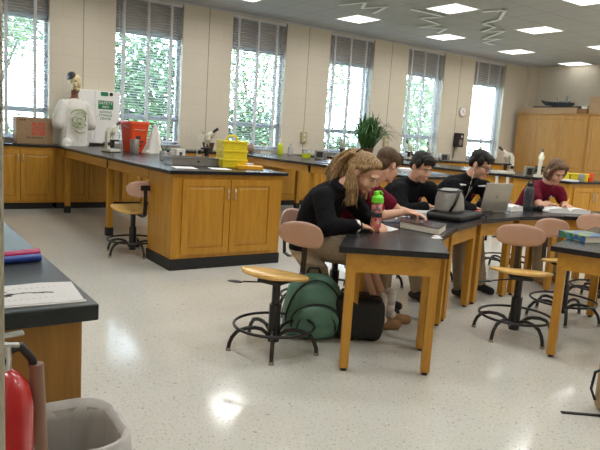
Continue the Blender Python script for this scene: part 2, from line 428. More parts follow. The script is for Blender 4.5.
def thing(name, label, cat, loc=(0, 0, 0), rz=0, group=None):
    o = bpy.data.objects.new(name, None); C.objects.link(o); o.empty_display_size = .05
    o.location = loc; o.rotation_euler = (0, 0, rz); o['label'] = label; o['category'] = cat
    if group: o['group'] = group
    return o
def tag(o, label, cat, group=None, kind=None):
    if label: o['label'] = label
    if cat: o['category'] = cat
    if group: o['group'] = group
    if kind: o['kind'] = kind
    return o
def struct(o): o['kind'] = 'structure'; return o
def dup(root, loc, rz, label, group=None):
    r = root.copy(); C.objects.link(r); r.location = loc; r.rotation_euler = (0, 0, rz); r['label'] = label
    if group: r['group'] = group
    for ch in list(root.children):
        c = ch.copy(); C.objects.link(c); c.parent = r
        for g in list(ch.children):
            d = g.copy(); C.objects.link(d); d.parent = c
    return r
def remeshed(mb, name, m, parent, voxel=.008, smooth=4, disp=0, seed=0):
    """fuse a set of overlapping shapes into one continuous surface"""
    me = mb.mesh(name); t = bpy.data.objects.new(name, me); C.objects.link(t)
    md = t.modifiers.new('r', 'REMESH'); md.mode = 'VOXEL'; md.voxel_size = voxel; md.use_smooth_shade = True
    if smooth:
        s = t.modifiers.new('s', 'SMOOTH'); s.factor = .5; s.iterations = smooth
    dg = bpy.context.evaluated_depsgraph_get(); dg.update()
    nm = bpy.data.meshes.new_from_object(t.evaluated_get(dg)); bpy.data.objects.remove(t)
    nm.name = name
    if disp:
        nr = [v.normal.copy() for v in nm.vertices]
        for v, vn in zip(nm.vertices, nr):
            k = noise.noise(Vector((v.co.x * 9 + seed, v.co.y * 9, v.co.z * 9))) + .5 * noise.noise(v.co * 26)
            v.co += vn * disp * k
    nm.materials.clear(); nm.materials.append(M[m] if isinstance(m, str) else m)
    for p in nm.polygons: p.use_smooth = True
    o = bpy.data.objects.new(name, nm); C.objects.link(o)
    if parent is not None: o.parent = parent
    return o
def text_mesh(s, size, name, m, parent, mtx, depth=.001, bold=False):
    cu = bpy.data.curves.new(name, 'FONT'); cu.body = s; cu.size = size; cu.align_x = 'CENTER'; cu.align_y = 'CENTER'; cu.extrude = depth
    if bold: cu.offset = size * .018
    t = bpy.data.objects.new(name, cu); C.objects.link(t)
    dg = bpy.context.evaluated_depsgraph_get(); dg.update()
    me = bpy.data.meshes.new_from_object(t.evaluated_get(dg)); bpy.data.objects.remove(t)
    me.transform(mtx); me.materials.clear(); me.materials.append(M[m])
    o = bpy.data.objects.new(name, me); C.objects.link(o)
    if parent is not None: o.parent = parent
    return o
FACE_CAM = Matrix.Rotation(R(90), 4, 'X')     # text standing upright, read from -Y

# ------------------------------------------------------------------ the room
XW0, XW1, YF, YW, HC = -.25, 14.80, .60, 10.60, 3.56
CH = .978            # counter height
struct(MB().bb(XW0 - .3, XW1 + .3, -.6, YW + .3, -.1, 0).build('floor', 'floor'))
struct(MB().bb(XW0 - .3, XW1 + .3, YF - .15, YW + .3, HC, HC + .1).build('ceiling', 'ceiling'))
WC = [1.75, 4.01, 6.21, 8.50, 10.74, 13.03]   # window centres
WHW, WZ0, WZ1 = .605, 1.04, 3.52
mb = MB()
mb.bb(XW0 - .3, XW1 + .3, YW, YW + .3, 0, WZ0); mb.bb(XW0 - .3, XW1 + .3, YW, YW + .3, WZ1, HC)
xs = [XW0 - .3] + [v for c in WC for v in (c - WHW, c + WHW)] + [XW1 + .3]
for a, b in zip(xs[::2], xs[1::2]): mb.bb(a, b, YW, YW + .3, WZ0, WZ1)
struct(mb.build('wall_window_side', 'block_x'))
struct(MB().bb(XW1, XW1 + .3, YF - .15, YW, 0, HC).build('wall_far', 'block_y'))
struct(MB().bb(XW0 - .3, XW0, YF - .15, YW, 0, HC).build('wall_left', 'block_y'))
mb = MB(); mb.bb(XW0, -.02, YF - .15, YF, 0, HC); mb.bb(1.35, XW1, YF - .15, YF, 0, HC); mb.bb(-.02, 1.35, YF - .15, YF, 2.2, HC)
struct(mb.build('wall_entrance', 'block_x'))
mb = MB(); mb.bb(-.03, .0688, YF - .17, YF - .1, 0, 2.14); mb.bb(1.25, 1.36, YF - .17, YF - .1, 0, 2.14); mb.bb(.0688, 1.25, YF - .17, YF - .1, 2.06, 2.14)
struct(mb.build('trim_1', 'jamb', bevel=.004))
# corridor behind the doorway
struct(MB().bb(-1.6, 3.0, -1.9, -1.75, 0, 2.7).build('wall_corridor_back', 'block_x'))
struct(MB().bb(-1.75, -1.6, -1.9, YF - .15, 0, 2.7).build('wall_corridor_left', 'block_y'))
struct(MB().bb(3.0, 3.15, -1.9, YF - .15, 0, 2.7).build('wall_corridor_right', 'block_y'))
struct(MB().bb(-1.75, 3.15, -1.9, YF - .15, 2.7, 2.8).build('ceiling_corridor', 'white'))
struct(MB().bb(-1.75, 3.15, -1.9, -.6, -.1, 0).build('floor_corridor', 'floor'))
struct(MB().bb(-1.75, -.55, YF - .15, YF, 0, 2.8).build('wall_corridor_front', 'block_x'))
struct(MB().bb(-.02, .09, YF, 1.15, 0, HC).build('wall_door_return', 'block_y'))
# pipe chase in the far corner
struct(MB().bb(14.50, 14.80, 10.45, 10.60, 0, HC).build('wall_corner_chase', 'block_x'))
# control joints between the windows
for i, x in enumerate((.62, 2.88, 5.12, 7.35, 9.62, 11.90)):
    struct(MB().bb(x - .006, x + .006, YW - .002, YW + .01, 0, HC).build('trim_%d' % (i + 2), M.setdefault('joint', mat('grey_joint_sealant', (.30, .26, .20), .8))))
mb = MB(); mb.bb(XW0, XW1, YW - .02, YW, HC - .025, HC)
struct(mb.build('trim_8', M['window_metal']))
# windows: frame, panes, opaque transom
for i, x in enumerate(WC):
    x0, x1 = x - WHW, x + WHW; y = YW + .14
    f = MB()
    f.bb(x0, x0 + .05, y, y + .06, WZ0, WZ1); f.bb(x1 - .05, x1, y, y + .06, WZ0, WZ1)
    f.bb(x0, x1, y, y + .06, WZ0, WZ0 + .06); f.bb(x0, x1, y, y + .06, WZ1 - .06, WZ1); f.bb(x0, x1, y, y + .06, 2.90, 2.98); f.bb(x0, x1, y - .01, y + .06, 1.46, 1.54)
    f.bb(x0 - .02, x1 + .02, YW - .03, y, WZ0 - .02, WZ0 + .012)
    wo = struct(f.build('window_%d' % (i + 1), 'window_metal', bevel=.004))
    MB().bb(x0 + .05, x1 - .05, y + .028, y + .032, WZ0 + .06, 2.90).build('window_pane', 'glass', wo)
    MB().bb(x0 + .05, x1 - .05, y + .02, y + .04, 2.98, WZ1 - .06).build('transom_panel', 'shade', wo)

BL = ['behind the cardboard box, leftmost of the blinds', 'behind the orange bucket and the draped cloth', 'above the yellow trays', 'left of the strap-leaved plant', 'behind the row of microscopes', 'between the wall clock and the tall cupboard']
b0 = None
for i, x in enumerate(WC):
    lab = 'open venetian blind ' + BL[i]
    if b0 is None:
        b0 = thing('venetian_blind', lab, 'blind', (x, YW + .06, WZ1), 0, 'venetian blinds along the window wall')
        MB().bb(-.59, .59, -.035, .035, -.06, -.003).build('head_rail', 'tape', b0, bevel=.004)
        s = MB(); z = -.10
        while z > -2.40:
            s.box((0, 0, z), (1.18, .048, .0022), (R(-14), 0, 0)); z -= .0435
        s.build('slats', 'slat', b0)
        for tx in (-.45, -.02, .40):
            t = MB(); t.bb(tx - .024, tx + .024, -.027, -.0255, -2.41, -.06); t.bb(tx - .024, tx + .024, .0255, .027, -2.41, -.06)
            t.build('ladder_tape', 'tape', b0)
        MB().bb(-.59, .59, -.028, .028, -2.435, -2.41).build('bottom_rail', 'tape', b0, bevel=.004)
        MB().cone((-.54, -.04, -.06), (-.54, -.04, -1.5), .004, n=6).build('cord', 'tape', b0)
    else: dup(b0, (x, YW + .06, WZ1), 0, lab)

# ------------------------------------------------------------------ ceiling lights
LGT = {(5.12, 9.22): 'leftmost of the lit panels in the row along the windows', (7.46, 9.22): 'second from the left in the row along the windows', (9.80, 9.22): 'third from the left in the row along the windows',
       (12.14, 9.22): 'in the row along the windows, above the last window', (14.48, 9.22): 'above the tall cupboard, last in the row along the windows',
       (7.80, 7.25): 'largest in view, in the second row from the windows', (10.14, 7.25): 'middle of the three in the second row from the windows', (12.48, 7.25): 'at the right edge in the second row from the windows'}
l0 = None
def light(x, y, lab):
    global l0
    if l0 is None:
        l0 = thing('ceiling_light', lab, 'light', (x, y, HC), 0, 'recessed ceiling light panels')
        f = MB()
        a, b = TX / 2, TY / 2
        f.bb(-a, a, -b, -b + .02, -.012, 0); f.bb(-a, a, b - .02, b, -.012, 0); f.bb(-a, -a + .02, -b + .02, b - .02, -.012, 0); f.bb(a - .02, a, -b + .02, b - .02, -.012, 0)
        f.build('frame', 'white', l0)
        MB().bb(-a + .02, a - .02, -b + .02, b - .02, -.007, -.001).build('diffuser', 'lamp', l0)
        ld_ = bpy.data.lights.new('lamp_tube', 'AREA'); ld_.shape = 'RECTANGLE'; ld_.size = TX - .05; ld_.size_y = TY - .05
        ld_.energy = LAMP; ld_.color = (1.0, .985, .96); ld_.spread = R(165)
        lo_ = bpy.data.objects.new('lamp_tube', ld_); C.objects.link(lo_); lo_.parent = l0; lo_.location = (0, 0, -.012)
        return l0
    return dup(l0, (x, y, HC), 0, lab)
for (x, y), lab in LGT.items(): light(x, y, 'lit ceiling panel, ' + lab)
for x, y in [(5.46, 7.25), (3.12, 7.25)] + [(x, y) for y in (5.28, 3.31, 1.4) for x in (1.6, 3.9, 6.2, 8.5, 10.8, 13.1)] + [(2.78, 9.22)]:
    light(x, y, 'square lit ceiling panel in the ceiling nearer the entrance')
# panel nearest the far wall: lamp removed to avoid a hot spot, diffuser glows
for o_ in list(C.objects):
    if o_.type == 'LIGHT' and o_.parent and abs(o_.parent.location.x - 14.48) < .01: bpy.data.objects.remove(o_)

# white zigzag strips standing in for daylight streaks reflected on the ceiling
for lab, pts in (('leftmost white zigzag strip imitating daylight on the ceiling, above the window by the plant', [(6.42, 8.45), (6.55, 7.95), (6.82, 8.35), (6.98, 7.9), (7.2, 8.5)]),
                 ('middle white zigzag strip imitating daylight on the ceiling, beside the largest light panel', [(7.36, 7.75), (8.15, 7.72), (7.98, 8.15), (8.62, 8.28), (8.60, 8.80), (8.98, 8.45), (9.26, 8.92)]),
                 ('right white zigzag strip imitating daylight on the ceiling, between the middle and third light panels', [(8.66, 6.96), (8.2, 6.95), (8.30, 6.60), (8.86, 7.15), (9.0, 7.6), (9.38, 7.65), (9.62, 8.15), (9.78, 7.72), (10.30, 8.7), (10.42, 8.3), (10.62, 8.92), (11.0, 8.95)][1:])):
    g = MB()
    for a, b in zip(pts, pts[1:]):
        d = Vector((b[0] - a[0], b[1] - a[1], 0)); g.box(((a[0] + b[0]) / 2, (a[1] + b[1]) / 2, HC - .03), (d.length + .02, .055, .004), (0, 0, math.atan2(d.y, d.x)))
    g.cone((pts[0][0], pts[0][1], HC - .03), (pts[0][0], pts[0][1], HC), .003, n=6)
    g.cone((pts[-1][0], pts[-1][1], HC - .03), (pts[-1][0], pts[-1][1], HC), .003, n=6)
    tag(g.build('zigzag_daylight_streak', 'white'), lab, 'streamer', 'white zigzag daylight streaks')

# ------------------------------------------------------------------ cabinets and benches
def raised_door(x0, x1, z0, z1, parent, y=-.02, mt='oak', handle=None, hz=None, name='door', hmat='steel'):
    """framed raised-panel door in the local XZ plane, front towards -Y"""
    d = MB(); fr = .065
    d.bb(x0, x0 + fr, y, y + .02, z0, z1); d.bb(x1 - fr, x1, y, y + .02, z0, z1); d.bb(x0 + fr, x1 - fr, y, y + .02, z0, z0 + fr); d.bb(x0 + fr, x1 - fr, y, y + .02, z1 - fr, z1)
    a0, a1, c0, c1 = x0 + fr, x1 - fr, z0 + fr, z1 - fr; s = .035
    P = [(a0, y + .012, c0), (a1, y + .012, c0), (a1, y + .012, c1), (a0, y + .012, c1), (a0 + s, y + .002, c0 + s), (a1 - s, y + .002, c0 + s), (a1 - s, y + .002, c1 - s), (a0 + s, y + .002, c1 - s)]
    d.poly(P, [(0, 1, 5, 4), (1, 2, 6, 5), (2, 3, 7, 6), (3, 0, 4, 7), (4, 5, 6, 7)])
    o = d.build(name, mt, parent)
    if handle is not None:
        h = MB(); zc = hz
        h.tube([(handle, y, zc - .055), (handle, y - .028, zc - .05), (handle, y - .03, zc), (handle, y - .028, zc + .05), (handle, y, zc + .055)], .006, 8)
        h.build('handle', hmat, o, smooth=True)
    return o
def base_cabinet(x, y, wd, dp, ht, label, rz=0, group=None, toe=.10):
    t = thing('base_cabinet', label, 'cabinet', (x, y, 0), rz, group)       # local: front at y=0 towards -Y, x 0..wd
    MB().bb(0, wd, .0, dp, toe, ht).build('carcass', 'oak', t, bevel=.002)
    MB().bb(.03, wd - .03, .05, dp - .02, 0, toe).build('toe_kick', 'toe', t)
    g = .03
    raised_door(g, wd / 2 - .004, toe + .035, ht - .05, t, handle=wd / 2 - .035, hz=ht - .17)
    raised_door(wd / 2 + .004, wd - g, toe + .035, ht - .05, t, handle=wd / 2 + .035, hz=ht - .17)
    return t
YC = 9.93        # front face of the cabinets along the windows
ords = ['first', 'second', 'third', 'fourth', 'fifth', 'sixth', 'seventh', 'eighth', 'ninth', 'tenth', 'eleventh', 'twelfth', 'thirteenth', 'fourteenth']
x = 1.30
for i in range(12):
    base_cabinet(x, YC, 1.0, .66, CH - .035, ords[i] + ' oak cabinet from the left under the black window counter', group='oak base cabinets along the windows')
    x += 1.005
tag(MB().bb(.55, 13.36, YC - .03, YW - .005, CH - .035, CH).build('worktop', 'black_top', bevel=.004), 'long black worktop running the length of the wall under the windows', 'counter')

def peninsula(x0, x1, yf, yb, cab_d, which, legs, has_feet=True):
    """lab peninsula projecting from the window counter: worktop, cabinet at its end, open frame behind"""
    tag(MB().bb(x0, x1, yf, yb, CH - .035, CH).build('worktop', 'black_top', bevel=.004), 'black worktop of ' + which, 'counter')
    c = thing('base_cabinet', 'oak double-door cabinet at the near end of ' + which, 'cabinet', (x0 + .05, yf + .04, 0))
    wd = x1 - x0 - .10; ht = CH - .035
    MB().bb(0, wd, 0, cab_d, .11, ht).build('carcass', 'oak', c, bevel=.003)
    MB().bb(-.008, wd + .008, -.008, cab_d + .008, 0, .11).build('toe_kick', 'toe', c)
    raised_door(.10, wd / 2 - .004, .15, ht - .05, c, handle=wd / 2 - .04, hz=ht - .19)
    raised_door(wd / 2 + .004, wd - .10, .15, ht - .05, c, handle=wd / 2 + .04, hz=ht - .19)
    fr = thing('bench_frame', 'oak frame and legs under ' + which, 'bench frame', (0, 0, 0))
    ya = yf + .055 + cab_d
    a = MB(); a.bb(x0 + .05, x0 + .075, ya, yb, CH - .145, CH - .036); a.bb(x1 - .075, x1 - .05, ya, yb, CH - .145, CH - .036)
    a.build('apron', 'oak_y', fr, bevel=.002)
    for yl in legs:
        for xl in (x0 + .085, x1 - .085):
            l = MB().bb(xl - .035, xl + .035, yl - .035, yl + .035, .10, CH - .036).build('leg', 'oak', fr, bevel=.003)
            MB().bb(xl - .042, xl + .042, yl - .042, yl + .042, 0, .105).build('foot', 'toe', l, bevel=.003)
peninsula(2.29, 3.63, 5.46, YC - .031, .62, 'the peninsula with the yellow trays', (7.50, 9.50))
peninsula(5.30, 6.62, 5.34, YC - .031, .70, 'the peninsula behind the two nearest students', (7.50, 9.50))
peninsula(8.00, 9.30, 4.93, YC - .031, .95, 'the peninsula in front of the tall cupboards', (6.6, 9.50))
# end panel and back under the first peninsula's knee space
# counter by the entrance
cx1, cy0 = .424, 1.40
tag(MB().bb(XW0 + .005, cx1, cy0, 4.6, CH - .04, CH).build('worktop', 'grey_top', bevel=.004), 'dark grey worktop in the lower left with a printed sheet on it', 'counter')
c = thing('side_cabinet', 'oak cabinet with plain end panel under the dark grey worktop at lower left', 'cabinet', (0, 0, 0))
MB().bb(XW0 + .005, cx1 - .027, cy0 + .04, 4.58, .09, CH - .041).build('carcass', 'oak_panel', c, bevel=.003)
MB().bb(XW0 + .005, cx1 - .09, cy0 + .06, 4.56, 0, .09).build('toe_kick', 'toe', c)

# tall cupboards on the far wall (front faces -X)
def tall_unit(y_hi, y_lo, label, filler=0.0):
    t = thing('tall_cupboard', label, 'cupboard', (14.10, y_hi, 0), -PI / 2, 'tall oak cupboards')   # local x = distance from y_hi, front to local -Y = world -X
    wd = y_hi - y_lo
    MB().bb(0, wd, 0, .68, .10, 2.28).build('carcass', 'oak_tall', t, bevel=.003)
    MB().bb(.02, wd - .02, .05, .66, 0, .10).build('toe_kick', 'toe', t)
    MB().bb(0, wd, -.03, .68, 2.281, 2.31).build('cornice', 'oak_tall', t, bevel=.004)
    a = filler + .03; m_ = (a + wd - .03) / 2
    for z0, z1 in ((.16, .86), (.90, 2.24)):
        raised_door(a, m_ - .004, z0, z1, t, mt='oak_tall', handle=m_ - .03, hz=(1.05 if z0 > .5 else .75), hmat='black_metal')
        raised_door(m_ + .004, wd - .03, z0, z1, t, mt='oak_tall', handle=m_ + .03, hz=(1.05 if z0 > .5 else .75), hmat='black_metal')
    return t
tall_unit(10.43, 8.42, 'tall oak cupboard with raised panels in the far corner, blank panel at its left', .52)
tall_unit(8.41, 6.9, 'tall oak cupboard cut by the right edge of the photo')
# on top of the cupboards
tag(MB().bb(14.08, 14.5, 8.75, 10.40, 2.312, 2.45).build('flat_carton', 'card', bevel=.004), 'long flat brown carton lying on the tall cupboard under the model ship', 'carton')
tag(MB().bb(14.08, 14.3, 8.50, 8.73, 2.312, 2.42).build('small_carton', M.setdefault('card_dark', mat('dark_cardboard', (.25, .12, .055), .8)), bevel=.004), 'small dark brown carton between the long flat carton and the big box', 'carton')
sh = thing('model_ship', 'dark model ship with a mast on a black board on top of the tall cupboard', 'model ship', (14.28, 9.4, 2.452), PI / 2)
MB().bb(-.72, .66, -.10, .10, 0, .04).build('board', 'black_plastic', sh, bevel=.004)
h = MB(); secs = []
for xx, hw, zt, zb in ((.50, .004, .20, .16), (.38, .035, .175, .07), (.15, .06, .15, .045), (-.2, .06, .135, .045), (-.36, .045, .13, .05), (-.42, .02, .13, .07)):
    secs.append([(xx, -hw, zt), (xx, -hw * .4, zb), (xx, hw * .4, zb), (xx, hw, zt)])
P = [p for s in secs for p in s]; F_ = [(0, 1, 2, 3)] + [tuple(i * 4 + k for k in (0, 1)) + tuple((i + 1) * 4 + k for k in (1, 0)) for i in range(5)] + [tuple(i * 4 + k for k in (1, 2)) + tuple((i + 1) * 4 + k for k in (2, 1)) for i in range(5)] + [tuple(i * 4 + k for k in (2, 3)) + tuple((i + 1) * 4 + k for k in (3, 2)) for i in range(5)] + [tuple(i * 4 + k for k in (3, 0)) + tuple((i + 1) * 4 + k for k in (0, 3)) for i in range(5)] + [(20, 21, 22, 23)]
h.poly(P, F_); h.build('hull', 'ship', sh)
MB().bb(-.30, -.02, -.04, .04, .135, .17).build('deckhouse', 'grey_metal', sh, bevel=.004)
MB().prism([(-.24, 0), (-.16, 0), (-.19, .13), (-.235, .15)], -.012, .012, Matrix.Translation((0, 0, .165)) @ Matrix.Rotation(R(90), 4, 'X')).build('funnel', 'grey_metal', sh)
MB().cone((.05, 0, .14), (.05, 0, .26), .004, n=6).build('mast', 'black_metal', sh)
bx = thing('cardboard_box', 'large cardboard box on the cupboard at the right edge of the photo', 'box', (14.35, 8.15, 2.312), 0)
MB().bb(-.25, .25, -.32, .32, 0, .40).build('carton', 'card', bx, bevel=.004)
MB().bb(-.256, -.25, -.16, -.02, .20, .30).build('hand_hole', 'dark_text', bx)
tag(MB().bb(14.1, 14.2, 8.52, 8.66, 2.422, 2.49).build('cream_block', 'cream', bevel=.004), 'small cream block on the dark carton beside the model ship', 'block')

# ------------------------------------------------------------------ student tables in an arc
HT = .77
Pi = [(2.735, 2.375), (3.12, 2.80), (3.65, 3.13), (4.30, 3.40), (4.93, 3.49), (5.55, 3.42), (6.09, 3.17), (6.53, 2.77)]
Po = [(2.195, 2.735), (2.72, 3.28), (3.36, 3.69), (4.14, 4.01), (4.92, 4.12), (5.72, 4.03), (6.40, 3.72), (6.98, 3.22)]
def student_table(corners, label, group=None):
    """corners counter-clockwise; black top, oak apron set back, four square legs"""
    cx = sum(c[0] for c in corners) / 4; cy = sum(c[1] for c in corners) / 4
    t = thing('student_table', label, 'table', (cx, cy, 0), 0, group)
    q = [Vector((c[0] - cx, c[1] - cy, 0)) for c in corners]
    def inset(d):
        out = []
        for i in range(4):
            p, a, b = q[i], q[i - 1], q[(i + 1) % 4]
            u = (p - a).normalized(); v = (b - p).normalized()
            n1 = Vector((-u.y, u.x, 0)); n2 = Vector((-v.y, v.x, 0)); bis = (n1 + n2).normalized()
            out.append(p + bis * (d / max(.3, bis.dot(n1))))
        return out
    MB().prism([(p.x, p.y) for p in inset(.003)], HT - .035, HT).build('tabletop', 'black_top', t, bevel=.003)
    o, n = inset(.045), inset(.067)
    a = MB()
    for i in range(4):
        j = (i + 1) % 4
        P = [o[i], o[j], n[j], n[i]]
        a.prism([(p.x, p.y) for p in P], HT - .155, HT - .036)
    a.build('apron', 'oak_x', t, bevel=.001)
    for i in range(4):
        u = (q[(i + 1) % 4] - q[i]).normalized(); c = inset(.074)[i]
        m = Matrix.Translation((c.x, c.y, 0)) @ Matrix.Rotation(math.atan2(u.y, u.x), 4, 'Z')
        l = MB(); l.box((0, 0, 0), (1, 1, 1), None)
        for v in l.bm.verts: v.co = m @ Vector((v.co.x * .054, v.co.y * .054, .02 + (v.co.z + .5) * (HT - .057)))
        lo = l.build('leg', 'oak', t, bevel=.003)
        g = MB().cone((c.x, c.y, 0), (c.x, c.y, .02), .018, n=10).build('glide', 'toe', lo)
    return t
TL = ['nearest black-topped oak table with the pink bottle beyond it', 'second table of the curved row, under the thick textbook and bottle', 'third table of the curved row, with the grey lunch bag', 'fourth table of the curved row, under the open laptop', 'fifth table of the curved row, with the dark water bottle', 'sixth table of the curved row, under the long open binder', 'last table of the curved row, cut by the right edge, with loose papers']
for i in range(7):
    student_table([Po[i], Pi[i], Pi[i + 1], Po[i + 1]], TL[i], 'tables of the curved row')
ra = R(20); u = Vector((math.cos(ra), math.sin(ra))); v = Vector((math.sin(ra), -math.cos(ra)))
r0 = Vector((3.69, 2.36)); pts = [r0, r0 + v * .62, r0 + v * .62 + u * 1.5, r0 + u * 1.5]
student_table([tuple(p) for p in pts], 'separate black-topped table at the right edge with a blue-covered book')

# ------------------------------------------------------------------ stools
def make_stool(label, loc, rz):
    """local: back of the stool towards +X, seat facing -X"""
    t = thing('lab_stool', label, 'stool', loc, rz, 'swivel lab stools')
    s = MB()
    pts = []
    for k in range(40):
        a = 2 * PI * k / 40; c, sn = math.cos(a), math.sin(a); e = .62
        px = .185 * math.copysign(abs(c) ** e, c); py = .225 * math.copysign(abs(sn) ** e, sn)
        if px > 0: py *= 1 - .25 * (px / .185)
        pts.append((px, py))
    def zs(x, y): return .512 - x * .15 - .010 * math.exp(-((x - .03) ** 2 + y * y) / .02) - (.02 * max(0, (-x - .12) / .07) ** 2 if x < -.12 else 0)
    top = [[s.bm.verts.new((p[0] * f, p[1] * f, zs(p[0] * f, p[1] * f) + zo)) for p in pts] for f, zo in ((.5, 0), (.82, 0), (.96, -.002), (1, -.010))]
    ctr = s.bm.verts.new((0, 0, zs(0, 0)))
    low = [s.bm.verts.new((p[0] * .97, p[1] * .97, zs(p[0], p[1]) - .024)) for p in pts]; cb = s.bm.verts.new((0, 0, zs(0, 0) - .026))
    N = 40
    for k in range(N):
        j = (k + 1) % N
        s.bm.faces.new((ctr, top[0][k], top[0][j]))
        for A, B in zip(top, top[1:]): s.bm.faces.new((A[k], B[k], B[j], A[j]))
        s.bm.faces.new((top[-1][k], low[k], low[j], top[-1][j])); s.bm.faces.new((low[k], cb, low[j]))
    s.build('seat', 'seatwood', t, smooth='auto')
    # curved oval backrest
    b = MB(); nu, nv = 20, 8; hw, hh = .170, .080
    grid_f, grid_b = [], []
    for side, store in ((-.009, grid_f), (.009, grid_b)):
        for i in range(nv + 1):
            row = []
            for k in range(nu + 1):
                uu = -1 + 2 * k / nu; vv = -1 + 2 * i / nv
                # squircle mapping of the square to a rounded oval
                X = uu * math.sqrt(1 - .42 * vv * vv); Z = vv * math.sqrt(1 - .42 * uu * uu)
                bul = 1 - max(abs(uu), abs(vv)) ** 6
                row.append(Vector((.275 + side * (.35 + .65 * bul) - .045 * (X * X) - .01 * Z, X * hw * 1.1, .728 + Z * hh * 1.1)))
            store.append(row)
    b.sheet(grid_f); b.sheet(grid_b)
    per = [(0, k) for k in range(nu + 1)] + [(i, nu) for i in range(1, nv + 1)] + [(nv, k) for k in range(nu - 1, -1, -1)] + [(i, 0) for i in range(nv - 1, 0, -1)]
    for (i, k), (i2, k2) in zip(per, per[1:] + per[:1]):
        b.poly([grid_f[i][k], grid_f[i2][k2], grid_b[i2][k2], grid_b[i][k]], [(0, 1, 2, 3)])
    bmesh.ops.remove_doubles(b.bm, verts=b.bm.verts, dist=1e-5)
    b.build('backrest', 'backpink', t, smooth=True)
    k = MB()
    path = [(.02, .452), (.245, .440), (.285, .46), (.292, .55), (.292, .72), (.290, .765)]
    for (x0, z0), (x1, z1) in zip(path, path[1:]):
        d = Vector((x1 - x0, 0, z1 - z0)); k.box(((x0 + x1) / 2, 0, (z0 + z1) / 2), (d.length + .012, .038, .009), (0, -math.atan2(d.z, d.x), 0))
    k.box((.287, 0, .745), (.010, .10, .05))
    for yy in (-.032, .032): k.cone((.290, yy, .745), (.299, yy, .745), .010, n=8)
    k.build('back_bar', 'black_metal', t)
    p = MB(); p.cone((0, 0, .05), (0, 0, .30), .039, n=16); p.cone((0, 0, .30), (0, 0, .45), .027, n=16); p.box((0, 0, .458), (.20, .16, .022))
    p.build('post', 'black_metal', t, smooth='auto')
    lv = MB(); lv.cone((-.05, .06, .44), (-.10, .20, .425), .005, n=8); lv.ell((-.12, .25, .42), (.025, .055, .008), Euler((0, 0, R(22))).to_matrix())
    lv.build('height_lever', 'black_plastic', t, smooth=True)
    MB().tube([(.262 * math.cos(2 * PI * i / 40), .262 * math.sin(2 * PI * i / 40), .160) for i in range(40)], .010, 8, True).build('foot_ring', 'black_metal', t, smooth=True)
    for q in range(5):
        a = 2 * PI * q / 5 + R(0); prof = [(.02, .06), (.05, .105), (.085, .133), (.13, .144), (.19, .142), (.245, .125), (.278, .085), (.293, .045), (.297, .014)]
        l = MB().tube([(r_ * math.cos(a), r_ * math.sin(a), z_) for r_, z_ in prof], .0135, 8).build('leg', 'black_metal', t, smooth=True)
        MB().cone((.297 * math.cos(a), .297 * math.sin(a), 0), (.297 * math.cos(a), .297 * math.sin(a), .02), .017, .015, 10).build('glide', 'glide', l)
    return t
st0 = make_stool('empty wooden stool in front of the green backpack, pinkish backrest to its right', (2.12, 3.25, 0), R(20))
dup(st0, (3.93, 2.73, 0), R(42), 'empty wooden stool standing alone inside the curve of tables, facing the camera')
dup(st0, (2.27, 6.36, 0), R(-86), 'stool pushed under the open side of the peninsula with the microscope')
dup(st0, (4.75, 2.86, 0), R(75), 'stool tucked behind the separate table at the right, half hidden by its legs')
dup(st0, (5.60, 3.02, 0), R(60), 'stool at the right edge beyond the separate table')
dup(st0, (2.80, 3.75, 0), math.atan2(.85, -.45), 'stool under the long-haired girl in black')
dup(st0, (3.13, 3.93, 0), R(118), 'stool under the boy in maroon with his back half turned')
dup(st0, (3.93, 4.36, 0), R(100), 'stool under the smiling boy in black')
dup(st0, (4.66, 4.38, 0), R(92), 'stool under the boy in glasses at the laptop')
dup(st0, (5.88, 4.30, 0), R(72), 'stool under the girl in the maroon polo shirt')

# ------------------------------------------------------------------ things on the benches
def make_scope(label, loc, rz, group='compound microscopes'):
    """local: user side towards -X"""
    t = thing('microscope', label, 'microscope', loc, rz, group)
    b = MB(); b.prism([(-.10, -.075), (.10, -.075), (.10, .075), (-.10, .075)], .012, .045); b.build('base', 'cream', t, bevel=.008)
    MB().bb(-.104, .104, -.079, .079, 0, .012).build('base_trim', 'black_plastic', t)
    a = MB()
    prof = [(.045, .045), (.10, .045), (.105, .20), (.095, .28), (.05, .335), (-.03, .345), (-.04, .31), (.015, .30), (.045, .26), (.055, .18)]
    a.prism(prof, -.024, .024, Matrix.Rotation(R(90), 4, 'X')); a.build('arm', 'cream', t, bevel=.006)
    MB().bb(-.085, .055, -.065, .065, .150, .172).build('stage', 'black_plastic', t, bevel=.003)
    MB().cone((-.02, 0, .06), (-.02, 0, .15), .026, .032, 14).build('condenser', 'black_plastic', t, smooth='auto')
    MB().cone((-.02, 0, .225), (-.02, 0, .275), .030, .034, 16).build('nosepiece', 'steel', t, smooth='auto')
    for dx, dy in ((-.015, 0), (.012, .016), (.012, -.016)):
        MB().cone((-.02 + dx, dy, .235), (-.02 + dx * 1.5, dy * 1.5, .185), .011, .008, 10).build('objective', 'steel', t, smooth='auto')
    h = MB(); h.cone((-.02, 0, .27), (-.02, 0, .33), .04, .042, 16); h.cone((-.03, 0, .32), (-.085, 0, .365), .026, .022, 14); h.build('head', 'cream', t, smooth='auto')
    MB().cone((-.08, 0, .36), (-.15, 0, .415), .017, .019, 12).build('eyepiece', 'black_plastic', t, smooth='auto')
    for s in (-1, 1): MB().cone((.07, s * .024, .115), (.07, s * .055, .115), .026, n=14).build('focus_knob', 'black_plastic', t, smooth='auto')
    return t
sc0 = make_scope('cream microscope on the near peninsula, left of the orange bucket', (2.70, 8.50, CH), R(-150))
dup(sc0, (3.40, 7.02, CH), R(160), 'cream microscope behind the stack of yellow trays')
dup(sc0, (8.02, 10.14, CH), R(35), 'microscope on the window counter left of the strap-leaved plant')
dup(sc0, (9.98, 10.15, CH), R(10), 'left microscope of the two at the window above the smiling boy')
